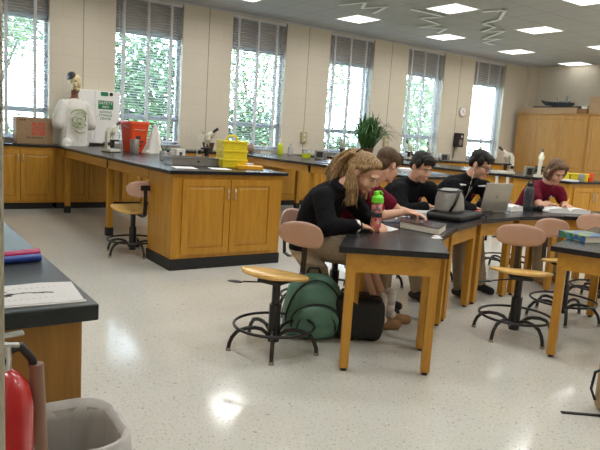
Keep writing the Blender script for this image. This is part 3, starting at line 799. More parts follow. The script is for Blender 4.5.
dup(sc0, (10.60, 10.17, CH), R(30), 'right microscope of the two at the window above the smiling boy')
dup(sc0, (8.11, 6.10, CH), R(-35), 'microscope on the far peninsula, left of the small grey box')
dup(sc0, (8.12, 5.52, CH), R(-150), 'microscope on the far peninsula, behind the girl in the maroon polo')

# cardboard box with a red logo
bx = thing('cardboard_box', 'brown cardboard box with a square red logo, on the left window counter', 'box', (2.05, 10.30, CH))
MB().bb(-.26, .26, -.16, .16, 0, .40).build('carton', 'card', bx, bevel=.004)
MB().bb(-.26, .26, -.012, .012, .4005, .402).build('tape', M.setdefault('tan_tape', mat('tan_packing_tape', (.48, .36, .20), .25)), bx)
lg = MB().bb(-.04, .145, -.1615, -.1602, .13, .325).build('logo', 'rust', bx)
for k, (tx, dx, dz) in enumerate((('THE', -.045, .04), ('HOME', -.008, .008), ('DEPOT', .035, -.032))):
    text_mesh(tx, .062, 'lettering', 'card', lg, Matrix.Translation((.052 + dx, -.1617, .2275 + dz)) @ FACE_CAM @ Matrix.Rotation(R(42), 4, 'Z'), .0004, True)
m_ = MB()
for k in range(6): m_.bb(-.12 + .04 * k, -.095 + .04 * k, -.1612, -.1602, .085, .105)
for k in range(3): m_.bb(-.22 + .03 * k, -.20 + .03 * k, -.1612, -.1602, .345, .37)
m_.build('print_marks', 'dark_text', bx)

# goggle cabinet with a safety sign
gc = thing('wall_cabinet', 'white goggle cabinet with a green safety sign, behind the draped torso', 'cabinet', (3.10, YW - .005, 0))
MB().bb(-.36, .33, -.20, 0, 1.02, 1.88).build('carcass', 'white', gc, bevel=.004)
for a, b, hx in ((-.355, -.083, -.10), (-.077, .325, -.05)):
    d = MB().bb(a, b, -.215, -.20, 1.03, 1.87).build('door', 'white', gc, bevel=.003)
    MB().cone((hx, -.215, 1.46), (hx, -.232, 1.46), .010, n=10).build('knob', 'steel', d)
sg = MB().bb(-.03, .215, -.2185, -.2155, 1.585, 1.725).build('safety_sign', 'green', gc)
text_mesh('SAFETY', .07, 'lettering', 'label_white', sg, Matrix.Translation((.0925, -.2190, 1.685)) @ FACE_CAM, .0004, True)
text_mesh('FIRST', .05, 'lettering', 'label_white', sg, Matrix.Translation((.0925, -.2190, 1.62)) @ FACE_CAM, .0004, True)
for k, tx in enumerate(('GOGGLE', 'STORAGE', 'CENTER')):
    text_mesh(tx, .05, 'lettering', 'green_text', gc, Matrix.Translation((.0925, -.2160, 1.54 - k * .055)) @ FACE_CAM, .0004, True)
MB().bb(.01, .13, -.2185, -.2155, 1.80, 1.865).build('small_sign', 'green', gc)
MB().cone((.18, -.2155, 1.835), (.18, -.222, 1.835), .030, n=16).build('black_disc', 'black_plastic', gc)

# anatomical torso in a T-shirt
tm = thing('anatomical_torso', 'anatomical torso model wearing a white T-shirt with a green print, in the corner', 'model', (2.62, 10.12, CH), R(14))
b = MB(); b.loft([((0, 0, .0), (.15, 0, 0), (0, .10, 0)), ((0, 0, .35), (.14, 0, 0), (0, .10, 0)), ((0, 0, .58), (.17, 0, 0), (0, .10, 0)), ((0, 0, .70), (.12, 0, 0), (0, .08, 0)), ((0, 0, .75), (.06, 0, 0), (0, .06, 0))])
b.build('trunk', 'muscle', tm, smooth=True)
b = MB(); b.cone((0, .0, .70), (0, -.01, .86), .058, .052, 16); b.ell((0, -.055, .86), (.05, .05, .05)); b.build('neck', 'muscle', tm, smooth=True)
b = MB(); b.ell((0, .0, .985), (.078, .095, .092)); b.ell((0, -.045, .91), (.056, .06, .072)); b.ell((0, -.085, .865), (.03, .026, .026)); b.caps([(0, -.095, .975), (0, -.118, .935)], [.009, .014]); b.ell((.035, -.07, .93), (.026, .026, .03)); b.ell((-.035, -.07, .93), (.026, .026, .03))
b.bm.transform(Matrix.Translation((0, 0, .80)) @ Matrix.Scale(1.18, 4) @ Matrix.Translation((0, 0, -.80)))
hd = remeshed(b, 'head', 'bone', tm, .007, 3)
HS = Matrix.Translation((0, 0, .80)) @ Matrix.Scale(1.18, 4) @ Matrix.Translation((0, 0, -.80))
b = MB(); b.ell((-.032, .012, 1.02), (.058, .088, .07)); b.bm.transform(HS); b.build('scalp_half', 'darkhead', hd, smooth=True)
for s in (-1, 1):
    b = MB().ell((s * .031, -.086, .965), (.014, .010, .009)); b.bm.transform(HS); b.build('eye', 'eye' if s > 0 else 'iris', hd, smooth=True)
b = MB().ell((0, -.098, .895), (.028, .010, .009)); b.bm.transform(HS); b.build('mouth', 'lip', hd, smooth=True)
b = MB()
secs = []
for z, rx, ry in ((-.02, .235, .15), (.12, .225, .15), (.30, .21, .14), (.48, .215, .135), (.60, .225, .12), (.68, .17, .10), (.725, .095, .08), (.735, .075, .07)): secs.append(((0, 0, z), (rx, 0, 0), (0, ry, 0)))
b.loft(secs, 28)
for s in (-1, 1): b.caps([(s * .18, 0, .63), (s * .245, -.01, .48), (s * .275, -.02, .34)], [.085, .09, .095])
b.ell((-.20, -.13, .02), (.085, .06, .10)); b.ell((-.215, -.17, -.04), (.055, .045, .075))
for k in range(9): b.caps([(-.19 + .048 * k, -.142 + .03 * abs(k - 4) * .35, .02), (-.16 + .042 * k, -.132 + .03 * abs(k - 4) * .3, .34)], [.016, .006])
ts = remeshed(b, 't_shirt', 'shirt', tm, .010, 3, .006)
ts['label'] = 'white T-shirt with a green leafy print'
b = MB()
def on_shirt(x, z): return (x, -.162 * math.sqrt(max(.05, 1 - (x / .235) ** 2)) - .012, z)
for cx_, cz_, rx_, rz_, a0, a1 in ((0, .46, .14, .11, 20, 165), (.02, .44, .10, .08, 10, 150), (0, .35, .11, .06, 190, 340), (-.03, .30, .07, .06, 20, 150), (.05, .30, .08, .05, 30, 200), (.0, .40, .05, .03, 0, 340), (-.02, .50, .12, .05, 10, 130), (.03, .26, .10, .05, 180, 330), (-.05, .40, .06, .05, 90, 260), (.06, .42, .05, .05, -60, 100)):
    b.tube([on_shirt(cx_ + rx_ * math.cos(R(a)), cz_ + rz_ * math.sin(R(a))) for a in range(a0, a1, 12)], .0085, 6)
b.build('shirt_print', M.setdefault('shirt_green', mat('pale_green_print', (.36, .44, .22), .8, noise_amt=.4, scale=30)), ts)

# orange bucket, can, draped cloth
bk = thing('bucket', 'orange square bucket on the near peninsula, in front of the second window', 'bucket', (3.14, 8.83, CH), R(12))
b = MB(); s = MB()
def rrect(hw, r=.03, n=5):
    out = []
    for q, (sx, sy) in enumerate(((1, 1), (-1, 1), (-1, -1), (1, -1))):
        for i in range(n + 1):
            a = PI / 2 * q + PI / 2 * i / n; out.append((sx * (hw - r) + r * math.cos(a), sy * (hw - r) + r * math.sin(a)))
    return out
rr = [[b.bm.verts.new((p[0], p[1], z)) for p in rrect(hw)] for hw, z in ((.12, 0), (.15, .40), (.163, .40), (.163, .425), (.158, .44), (.146, .44), (.117, .015))]
n_ = len(rr[0])
for A, B in zip(rr, rr[1:]):
    for k in range(n_): b.bm.faces.new((A[k], A[(k + 1) % n_], B[(k + 1) % n_], B[k]))
b.bm.faces.new(rr[0][::-1]); b.bm.faces.new(rr[-1])
b.build('tub', 'orange', bk, smooth='auto')
b = MB()
for dx, dz, ww, hh in ((-.02, .21, .07, .05), (.04, .155, .05, .03), (-.03, .15, .03, .03), (.0, .10, .09, .018)): b.box((dx, -.139 + (.21 - dz) * .0 - (dz - .0) * .0, dz), (ww, .004, hh), (R(4), 0, 0))
b.build('dark_print', 'dark_text', bk)
b = MB(); b.tube([(-.165 * math.cos(R(a)), .0 - .168 * math.sin(R(a)), .37 - .05 * math.sin(R(a))) for a in range(0, 181, 12)], .005, 6); b.build('bail_handle', 'steel', bk, smooth=True)
b = MB(); b.lathe([(0, 0), (.058, 0), (.06, .01), (.06, .185), (.055, .195), (0, .195)], n=24)
tag(b.build('metal_canister', 'grey_metal', smooth='auto', loc=(3.0, 8.42, CH)), 'grey metal canister standing in front of the orange bucket', 'canister')
b = MB(); rings = []
for z, rx, ry, ox in ((0, .14, .12, 0), (.02, .135, .115, .0), (.14, .10, .085, .015), (.26, .065, .055, .03), (.36, .035, .03, .03), (.41, .012, .01, .02)):
    rings.append([(ox + rx * (1 + .16 * math.sin(5 * a + z * 6)) * math.cos(a), ry * (1 + .16 * math.sin(5 * a + z * 6)) * math.sin(a), z) for a in [2 * PI * k / 40 for k in range(41)]])
b.sheet(rings); b.ell((.02, 0, .40), (.022, .02, .02)); b.caps([(-.09, -.07, .02), (-.155, -.10, .008)], [.035, .008])
tag(b.build('draped_cloth', 'shirt', smooth=True, loc=(3.36, 8.66, CH)), 'white cloth draped in a cone beside the orange bucket', 'cloth')
# jar with green sprigs, small jars, white box
j = thing('sprig_jar', 'small glass jar with green sprigs, left of the steel tray', 'jar', (2.90, 7.12, CH))
MB().lathe([(0, 0), (.04, 0), (.042, .02), (.042, .09), (.034, .10), (.034, .11), (.03, .11), (.03, .095), (.038, .085), (.038, .006), (0, .006)]).build('glass', 'clear', j, smooth='auto')
random.seed(5)
b = MB()
for k in range(9):
    a = random.uniform(0, 6.28); r_ = random.uniform(.03, .08); b.tube([(0, 0, .01), (r_ * .3 * math.cos(a), r_ * .3 * math.sin(a), .1), (r_ * math.cos(a), r_ * math.sin(a), random.uniform(.14, .2))], [.004, .005, .002], 5)
b.build('sprigs', 'plant', j)
for k, (px, py, lab) in enumerate(((3.02, 7.45, 'cloudy glass jar behind the steel tray, nearer the bench edge'), (3.16, 7.48, 'cloudy glass jar behind the steel tray, nearer the white box'))):
    b = MB().lathe([(0, 0), (.038, 0), (.04, .02), (.04, .085), (.034, .09), (.03, .085), (.034, .01), (0, .008)])
    tag(b.build('glass_jar', 'clear', smooth='auto', loc=(px, py, CH)), lab, 'jar', 'small jars on the peninsula')
wb = thing('small_box', 'white box with a dark window behind the steel tray', 'box', (3.30, 7.62, CH), R(20))
MB().bb(-.08, .08, -.06, .06, 0, .12).build('body', 'white_plastic', wb, bevel=.006); MB().bb(-.03, .02, -.062, -.06, .03, .08).build('window', 'dark_text', wb)
# steel tray with low walls
st = thing('steel_tray', 'grey metal tray beside the stack of yellow trays', 'tray', (2.92, 6.36, CH), R(-6))
b = MB(); b.bb(-.27, .27, -.17, .17, 0, .006)
b.bb(-.27, .27, -.17, -.162, 0, .085); b.bb(-.27, .27, .162, .17, 0, .085); b.bb(-.27, -.262, -.162, .162, 0, .085); b.bb(.262, .27, -.162, .162, 0, .085)
b.bb(-.285, .285, -.185, -.165, .082, .088); b.bb(-.285, .285, .165, .185, .082, .088); b.bb(-.285, -.265, -.165, .165, .082, .088); b.bb(.265, .285, -.165, .165, .082, .088)
b.build('pan', 'grey_metal', st)
MB().cone((.02, -.17, .045), (.02, -.176, .045), .012, n=10).build('drain_plug', 'black_plastic', st)
# stack of three yellow trays
y0 = thing('yellow_tray', 'yellow plastic tray, bottom of the stack of three on the peninsula', 'tray', (3.30, 6.14, CH), R(-8), 'stacked yellow trays')
b = MB(); b.prism([(-.140, -.12), (.140, -.12), (.140, .12), (-.140, .12)], 0, .090); b.bb(-.149, .149, -.13, .13, .072, .098); b.build('bin', 'yellow', y0, bevel=.005)
for s in (-1, 1): MB().box((s * .143, 0, .05), (.016, .08, .03)).build('grip', 'yellow', y0, bevel=.004)
b = MB()
for k in range(4): b.bb(-.10 + .06 * k, -.085 + .06 * k, -.1225, -.12, .01, .070)
b.build('rib', 'yellow', y0)
dup(y0, (3.30, 6.14, CH + .099), R(-8), 'yellow plastic tray, middle of the stack of three on the peninsula')
y2 = dup(y0, (3.30, 6.14, CH + .198), R(-8), 'yellow plastic tray with a handle, top of the stack of three')
h = MB().tube([(-.06, 0, .095), (-.055, 0, .135), (-.03, 0, .15), (.03, 0, .15), (.055, 0, .135), (.06, 0, .095)], .012, 8).build('handle', 'yellow', y2, smooth=True)
# flat boxes and papers on the peninsula front edge
tag(MB().bb(-.14, .14, -.11, .11, 0, .035).build('amber_box', 'amber', loc=(3.42, 5.93, CH), bevel=.003), 'flat amber box right of the yellow trays', 'box').rotation_euler = (0, 0, R(-25))
tag(MB().bb(-.13, .13, -.17, .17, 0, .04).build('grey_binder', M.setdefault('pinkgrey', mat('pinkish_grey_binder', (.40, .30, .31), .5)), loc=(3.50, 6.24, CH), bevel=.003), 'flat pinkish grey binder behind the amber box', 'binder').rotation_euler = (0, 0, R(-30))
def paper(name, pts, z, label, cat='paper', m='paper', th=.002, group=None):
    cx = sum(p[0] for p in pts) / len(pts); cy = sum(p[1] for p in pts) / len(pts)
    o = MB().prism([(p[0] - cx, p[1] - cy) for p in pts], 0, th).build(name, m, loc=(cx, cy, z)); return tag(o, label, cat, group)
paper('paper_sheet', [(2.48, 5.75), (2.70, 5.70), (2.76, 6.0), (2.54, 6.05)], CH, 'white paper on the peninsula corner in front of the steel tray')
paper('paper_sheet', [(2.86, 5.72), (3.06, 5.66), (3.13, 5.92), (2.93, 5.97)], CH, 'white paper lying in front of the yellow trays')

# window counter, between the peninsulas
dp = thing('dried_plant', 'dried plant in a brown pot on the window counter behind the microscope', 'plant', (5.05, 10.30, CH))
MB().lathe([(0, 0), (.08, 0), (.11, .14), (.115, .15), (.10, .15), (.095, .13), (0, .13)]).build('pot', 'pot', dp, smooth='auto')
b = MB(); random.seed(2)
for k in range(26):
    a = random.uniform(0, 6.28); r_ = random.uniform(.04, .16); b.tube([(0, 0, .13), (r_ * .4 * math.cos(a), r_ * .4 * math.sin(a), .24), (r_ * math.cos(a), r_ * math.sin(a), random.uniform(.26, .36))], [.004, .006, .002], 5)
b.build('stems', M.setdefault('dry', mat('dry_stems', (.42, .34, .16), .8)), dp)
b = MB(); b.ell((0, 0, .075), (.10, .08, .08)); b.ell((.05, .02, .12), (.05, .05, .05))
for v in b.bm.verts: v.co.z = max(v.co.z, 0)
tag(b.build('crumpled_bag', M.setdefault('tan_paper', mat('tan_paper_bag', (.34, .21, .14), .8, bump=.4)), smooth=True, loc=(5.86, 10.22, CH)), 'crumpled tan paper bag on the window counter right of the yellow trays', 'bag')
paper('folded_cloth', [(6.02, 10.06), (6.26, 10.06), (6.26, 10.22), (6.02, 10.24)], CH, 'pale folded cloth on the counter left of the yellow-green bottle', 'cloth', 'pages', .035)
yb = thing('squirt_bottle', 'yellow-green bottle with a white cap on the window counter', 'bottle', (6.47, 10.08, CH))
MB().lathe([(0, 0), (.052, 0), (.056, .01), (.056, .15), (.045, .19), (.02, .215), (.02, .225), (0, .225)]).build('body', 'lime_liquid', yb, smooth='auto')
MB().lathe([(0, .225), (.022, .225), (.022, .25), (.012, .28), (.006, .31), (0, .31)]).build('cap', 'white_plastic', yb, smooth='auto')
cb = thing('clear_bottle', 'clear bottle with a grey cap against the wall beside the yellow-green bottle', 'bottle', (6.80, 10.22, CH))
MB().lathe([(0, 0), (.05, 0), (.052, .01), (.052, .12), (.03, .16), (.02, .18), (0, .18)]).build('body', 'clear', cb, smooth='auto'); MB().lathe([(0, .18), (.02, .18), (.02, .21), (0, .21)]).build('cap', 'grey_metal', cb)
wp = thing('white_stand', 'small white stand on the window sill side, left of the yellow-green bottle', 'stand', (6.22, 10.30, CH))
MB().lathe([(0, 0), (.05, 0), (.05, .012), (.012, .016), (.010, .17), (0, .17)]).build('stem', 'white_plastic', wp, smooth='auto'); MB().lathe([(0, .17), (.05, .17), (.05, .19), (0, .19)]).build('red_top', 'redcover', wp)
yt = thing('tub', 'tub of yellow-green liquid with a clear lid near the peninsula edge', 'tub', (6.35, 9.02, CH))
MB().lathe([(0, 0), (.075, 0), (.082, .08), (0, .08)]).build('contents', 'lime_liquid', yt, smooth='auto'); MB().lathe([(0, .081), (.084, .081), (.088, .13), (.092, .135), (.092, .15), (0, .15)]).build('lid', 'clear', yt, smooth='auto')
def small_box(loc, rz, label, w_=.20, d_=.14, h_=.15):
    t = thing('instrument_box', label, 'instrument', loc, rz)
    MB().bb(-w_ / 2, w_ / 2, -d_ / 2, d_ / 2, .008, h_).build('case', 'grey_metal', t, bevel=.005); MB().bb(-w_ / 2 + .02, w_ / 2 - .07, -d_ / 2 - .003, -d_ / 2, .03, h_ - .025).build('front_window', 'black_plastic', t)
    for x_ in (-w_ / 2 + .02, w_ / 2 - .02):
        MB().bb(x_ - .01, x_ + .01, -d_ / 2 + .01, d_ / 2 - .01, 0, .008).build('foot', 'toe', t)
    for z_ in (.05, .09): MB().cone((w_ / 2 - .035, -d_ / 2, z_), (w_ / 2 - .035, -d_ / 2 - .012, z_), .01, n=10).build('knob', 'black_plastic', t)
small_box((6.50, 8.80, CH), R(-30), 'grey instrument box with a dark front at the second peninsula edge')
small_box((11.05, 10.08, CH), R(-20), 'grey instrument box on the window counter under the black speaker', .22, .16, .17)
small_box((8.18, 5.72, CH), R(-40), 'grey instrument box between the two microscopes on the far peninsula', .16, .12, .15)
paper('blue_folder', [(5.62, 7.30), (6.1, 7.30), (6.1, 7.75), (5.62, 7.75)], CH, 'shiny pale blue folder on the second peninsula beside the blond hair', 'folder', M.setdefault('paleblue', mat('pale_blue_folder', (.35, .45, .62), .2)), .012)
paper('paper_pile', [(5.85, 6.75), (6.1, 6.7), (6.15, 7.0), (5.9, 7.05)], CH, 'white papers near the pale blue folder', 'paper', 'paper', .02)
paper('paper_pile', [(5.95, 6.15), (6.30, 6.10), (6.35, 6.45), (6.0, 6.5)], CH, 'white papers on the peninsula between the two boys', 'paper', 'paper', .035)
paper('blue_tray', [(5.9, 5.7), (6.25, 5.65), (6.3, 5.95), (5.95, 6.0)], CH, 'pale blue tray on the peninsula end behind the smiling boy', 'tray', 'paleblue', .02)

# strap-leaved plant
pl = thing('potted_plant', 'large bushy strap-leaved plant on the window counter', 'plant', (8.66, 10.08, CH))
MB().lathe([(0, 0), (.10, 0), (.13, .17), (.14, .18), (.14, .20), (.125, .20), (.12, .175), (0, .175)]).build('pot', 'pot', pl, smooth='auto')
MB().lathe([(0, .176), (.119, .176), (.10, .185), (0, .19)]).build('soil', 'soil', pl)
random.seed(11)
b = MB()
for k in range(330):
    a = random.uniform(0, 2 * PI); L = random.uniform(.40, .74); lean = random.uniform(.1, 1.0); rise = random.uniform(.40, .84) * (1 - .40 * lean)
    if math.sin(a) > 0: L *= .55
    ax = random.choice((-.14, -.05, .05, .14)); ca, sa = math.cos(a), math.sin(a)
    pts = []
    for q in range(7):
        t = q / 6; rr_ = lean * L * t * 1.15; zz = .18 + rise * math.sin(min(1.0, t * 1.05) * PI * (.5 + .33 * lean)) + .02 * t
        pts.append(Vector((ax + ca * rr_, min(.30, sa * rr_), zz)))
    wv = Vector((-sa, ca, 0))
    wd_ = random.uniform(.012, .021); rows = []
    for q, p in enumerate(pts):
        wq = wd_ * (1 - (q / 6.3) ** 2); rows.append([p - wv * wq, p + Vector((0, 0, -wq * .5)), p + wv * wq])
    b.sheet(rows)
b.build('leaves', 'plant', pl)
b = MB()
for ax in (-.14, -.05, .05, .14): b.tube([(ax * .5, 0, .17), (ax, 0, .34)], [.014, .010], 6)
b.build('stem', M['bark'], pl)
tag(MB().lathe([(0, 0), (.07, 0), (.075, .20), (0, .20)]).build('white_cylinder', 'white_plastic', smooth='auto', loc=(9.06, 10.02, CH)), 'white container beside the strap-leaved plant', 'container')

# wall fittings
sp = thing('speaker', 'black speaker on the wall between the last two windows', 'speaker', (11.97, YW, 1.49), 0)
sp.scale = (.78, .78, .9)
MB().bb(-.13, .13, -.22, -.03, -.19, .19).build('cabinet', 'black_plastic', sp, bevel=.01)
MB().bb(-.03, .03, -.03, 0, -.05, .05).build('bracket', 'black_metal', sp)
MB().cone((0, -.22, -.06), (0, -.226, -.06), .085, n=24).build('woofer', 'grey_metal', sp); MB().cone((.03, -.22, .10), (.03, -.226, .10), .035, n=16).build('tweeter', 'label_white', sp)
MB().tube([(-.04, -.05, -.19), (-.05, -.02, -.30), (-.06, -.012, -.50)], .012, 6).build('cable', 'black_plastic', sp)
wc = thing('wall_clock', 'small round white clock on the wall above the black speaker', 'clock', (12.10, YW, 2.19))
wc.scale = (.8, 1, .8)
MB().cone((0, 0, 0), (0, -.035, 0), .15, n=32).build('rim', 'steel', wc); MB().cone((0, -.035, 0), (0, -.037, 0), .132, n=32).build('dial', 'white', wc)
for a, L in ((100, .07), (-20, .10)): MB().box((math.cos(R(a)) * L / 2, -.039, math.sin(R(a)) * L / 2), (L, .002, .010), (0, -R(a), 0)).build('hand', 'dark_text', wc)
for x_, lab in ((7.35, 'beige outlet box on the wall above the grey instrument box'), (9.63, 'beige outlet box on the wall right of the strap-leaved plant')):
    t = thing('outlet_box', lab, 'outlet', (x_, YW, 1.33), 0, 'outlet boxes on the window wall')
    MB().bb(-.07, .07, -.05, 0, -.11, .11).build('cover', M.setdefault('beige_box', mat('beige_outlet_cover', (.50, .43, .25), .5)), t, bevel=.006)
    for z_ in (-.05, .05): MB().bb(-.02, .02, -.053, -.05, z_ - .02, z_ + .02).build('socket', 'cream', t)

# far peninsula
for y_, lab in ((6.19, 'left of the two slim white posts under the far peninsula edge'), (5.99, 'right of the two slim white posts under the far peninsula edge')):
    tag(MB().cone((8.03, y_, 0), (8.03, y_, CH - .036), .026, n=14).build('white_post', 'white_plastic', smooth='auto'), lab, 'post')
def tub(loc, rz, lab, w_):
    t = thing('yellow_tub', lab, 'tub', loc, rz)
    b = MB(); b.prism([(-w_, -.09), (w_, -.09), (w_, .09), (-w_, .09)], 0, .10); b.bb(-w_ - .012, w_ + .012, -.102, .102, .092, .11); b.build('bin', 'yellow', t, bevel=.006)
    for s in (-1, 1): MB().box((s * (w_ + .014), 0, .075), (.015, .06, .02)).build('grip', 'yellow', t, bevel=.003)
tub((8.26, 5.24, CH), R(-60), 'yellow tub left of the girl with bobbed hair', .10)
tub((8.40, 4.99 + .06, CH), R(-62), 'yellow tub right of the girl with bobbed hair', .11)
paper('white_tray', [(8.06, 4.96), (8.22, 4.94), (8.25, 5.12), (8.08, 5.15)], CH, 'white paper in front of the right yellow tub', 'paper', 'paper', .02)
tag(MB().lathe([(0, 0), (.06, 0), (.06, .25), (.05, .26), (0, .26)]).build('paper_towel_roll', 'paper', smooth='auto', loc=(8.46, 5.42, CH)), 'white paper roll standing behind the girl with bobbed hair', 'roll')
b = MB(); b.lathe([(0, 0), (.05, 0), (.05, .12), (0, .12)])
tag(b.build('orange_cup', 'orange', smooth='auto', loc=(8.62, 5.02, CH)), 'orange-red cup behind the right yellow tub', 'cup')
tag(MB().lathe([(0, 0), (.04, 0), (.045, .10), (.04, .11), (0, .11)]).build('dark_cup', 'grey_metal', smooth='auto', loc=(8.30, 4.96, CH)), 'dark grey cup at the near end of the far peninsula', 'cup')
b = MB(); b.lathe([(0, 0), (.035, 0), (.035, .10), (.015, .13), (.015, .15), (0, .15)])
tag(b.build('blue_bottle', 'blue', smooth='auto', loc=(8.20, 6.52, CH)), 'small blue bottle on the far peninsula beside the boy in glasses', 'bottle')
paper('paper_pile', [(8.12, 6.20), (8.4, 6.15), (8.45, 6.40), (8.15, 6.45)], CH, 'pale papers beside the small blue bottle', 'paper', 'pages', .04)

# ------------------------------------------------------------------ entrance corner
rf = thing('printed_sheet', 'white printed sheet with a dark diagram on the lower left worktop', 'paper', (.25, 1.545, CH))
MB().prism([(-.16, -.09), (.15, -.108), (.165, .07), (.09, .085), (.04, .08), (-.16, .075)], 0, .003).build('sheet', 'paper', rf)
MB().prism([(-.16, -.10), (.153, -.118), (.155, -.10), (-.16, -.085)], .0, .0015).build('lower_sheet', 'paper', rf)
random.seed(8); b = MB()
for k in range(26): b.box((random.gauss(-.01, .022), random.gauss(-.012, .010), .0034), (random.uniform(.005, .022), random.uniform(.002, .007), .0006), (0, 0, random.uniform(0, 3)))
b.tube([(-.06, -.018, .0034), (0, -.010, .0034), (.05, -.005, .0034), (.08, -.018, .0034)], .0012, 4); b.tube([(.055, -.012, .0034), (.085, -.014, .0034), (.10, -.022, .0034)], .0018, 4)
b.build('diagram', 'dark_text', rf)
b = MB()
for k in range(17): b.box((-.10 + k * .0135, .035 + .004 * math.sin(k * 2.1), .0033), (.006, .0012, .0004)); b.box((-.10 + k * .0135, -.06 + .004 * math.sin(k * 3.1), .0033), (.005, .0012, .0004))
b.build('caption_marks', 'grey_metal', rf)
mk = thing('marker', 'fat magenta marker lying on the lower left worktop', 'marker', (.30, 1.925, CH + .014), R(9))
MB().cone((-.13, 0, 0), (.06, 0, 0), .014, n=16).build('barrel', 'magenta', mk, smooth='auto'); MB().cone((.06, 0, 0), (.105, 0, 0), .0155, n=16).build('cap', 'magenta', mk, smooth='auto')
bm_ = thing('marker', 'blue marker lying under the magenta one on the lower left worktop', 'marker', (.30, 1.882, CH + .011), R(9))
MB().cone((-.13, 0, 0), (.055, 0, 0), .011, n=16).build('barrel', 'blue', bm_, smooth='auto'); MB().cone((.055, 0, 0), (.10, 0, 0), .0115, n=16).build('cap', 'blue', bm_, smooth='auto')

fe = thing('fire_extinguisher', 'red fire extinguisher hanging beside the door frame at lower left', 'fire extinguisher', (.150, 1.0, .645))
fe.scale = (.80, .80, .85)
ex = MB().lathe([(0, .02), (.05, .02), (.06, .035), (.0625, .06), (.0625, .36), (.055, .395), (.035, .42), (.018, .43), (.018, .45), (0, .45)], n=32).build('cylinder', 'red', fe, smooth='auto')
MB().lathe([(.0630, .07), (.0634, .07), (.0634, .268), (.0630, .268)], n=32).build('label', 'label_white', ex, smooth=True)
b = MB()
for a0 in range(-64, -44, 4):
    a, a2 = R(a0), R(a0 + 4); r_ = .0638
    b.poly([(r_ * math.cos(a), r_ * math.sin(a), .10), (r_ * math.cos(a2), r_ * math.sin(a2), .10), (r_ * math.cos(a2), r_ * math.sin(a2), .28), (r_ * math.cos(a), r_ * math.sin(a), .28)], [(0, 1, 2, 3)])
b.build('tag_strip', 'yellow', ex)
MB().lathe([(0, .43), (.022, .43), (.024, .45), (.022, .475), (0, .475)], n=20).build('valve', 'steel', fe, smooth='auto')
MB().cone((-.01, -.024, .455), (-.01, -.034, .455), .018, n=16).build('gauge', 'black_plastic', fe)
b = MB(); b.box((.015, 0, .492), (.06, .018, .006), (0, R(-4), 0)); b.box((.012, 0, .474), (.05, .016, .006), (0, R(6), 0)); b.build('lever', 'steel', fe, bevel=.002)
b = MB().tube([(.018, .02, .455), (.045, .03, .458), (.066, .03, .43), (.074, .028, .38)], .009, 8).build('hose', 'black_plastic', fe, smooth=True)
MB().cone((.080, .026, .14), (.074, .028, .42), .022, .014, 14).build('horn', 'horn', fe, smooth='auto')
b = MB(); b.bb(-.074, -.068, -.03, .03, .10, .50); b.bb(-.070, -.020, -.012, .012, .44, .46); b.bb(-.070, -.058, -.012, .012, .20, .22); b.build('wall_bracket', 'steel', fe)

# waste bin with liner
wbn = thing('waste_bin', 'waste bin with a translucent white liner at the lower left', 'bin', (.180, 1.19, 0), R(-3))
BX, BY = .215, .112
def rr2(hx, hy, r=.06, n=8):
    out = []
    for q, (sx, sy) in enumerate(((1, 1), (-1, 1), (-1, -1), (1, -1))):
        for i in range(n + 1):
            a = PI / 2 * q + PI / 2 * i / n; out.append((sx * (hx - r) + r * math.cos(a), sy * (hy - r) + r * math.sin(a)))
    return out
b = MB(); prof = ((.85, 0), (1.0, .765), (1.04, .765), (1.04, .785), (.985, .785), (.84, .012))
rr = [[b.bm.verts.new((p[0] * f, p[1] * f, z)) for p in rr2(BX, BY)] for f, z in prof]; n_ = len(rr[0])
for A, B in zip(rr, rr[1:]):
    for k in range(n_): b.bm.faces.new((A[k], A[(k + 1) % n_], B[(k + 1) % n_], B[k]))
b.bm.faces.new(rr[0][::-1]); b.bm.faces.new(rr[-1])
b.build('bin', M.setdefault('bin_grey', mat('beige_grey_bin', (.72, .69, .66), .45)), wbn, smooth='auto')
def rr2e(hx, hy, r=.06, m=14):
    """rounded rectangle with evenly spread points along the sides"""
    base = rr2(hx, hy, r, 6); out = []
    for i, p in enumerate(base):
        q = base[(i + 1) % len(base)]; d = math.hypot(q[0] - p[0], q[1] - p[1]); n = max(1, int(d / .018))
        for k in range(n): out.append((p[0] + (q[0] - p[0]) * k / n, p[1] + (q[1] - p[1]) * k / n))
    return out
random.seed(3); b = MB(); rows = []
for f, z, am in ((1.07, .62, .05), (1.075, .66, .045), (1.07, .72, .03), (1.065, .775, .016), (1.05, .802, .012), (1.0, .803, .03), (.97, .76, .08), (.95, .66, .17), (.94, .52, .22), (.92, .36, .24), (.88, .16, .24)):
    row = []
    base = rr2e(BX, BY)
    for k, p in enumerate(base + base[:1]):
        kk = k % len(base); wv = 1 + am * (math.sin(kk * 1.9 + z * 1.5) * .6 + math.sin(kk * .77 + 1 + z) * .4 + .5 * noise.noise(Vector((kk * .9, z * 4, 2))))
        wv = min(wv, 1.0) if f < 1 else max(wv, 1.0)
        row.append((p[0] * f * wv, p[1] * f * wv, z + (am * .5 * math.sin(kk * 1.3) if z < .7 and f > 1 else 0)))
    rows.append(row)
b.sheet(rows); b.build('liner', 'liner', wbn, smooth=True)

# bag at the lower right edge
gb = thing('canvas_bag', 'tan canvas bag with black straps, barely in frame at the lower right corner', 'bag', (3.265, 1.47, 0), R(-30))
b = MB(); b.box((0, 0, .15), (.26, .42, .30)); o = b.build('bag_body', M.setdefault('canvas', mat('tan_canvas', (.42, .30, .16), .8)), gb, bevel=.04, seg=4, smooth=True)
MB().tube([(-.12, .12, .26), (-.16, .16, .22), (-.165, .17, .12), (-.14, .16, .06)], .008, 6).build('strap', 'black_nylon', gb, smooth=True)
b = MB(); b.box((-.24, .10, .004), (.22, .022, .006), (0, 0, R(-8))); b.build('strap', 'black_nylon', gb)

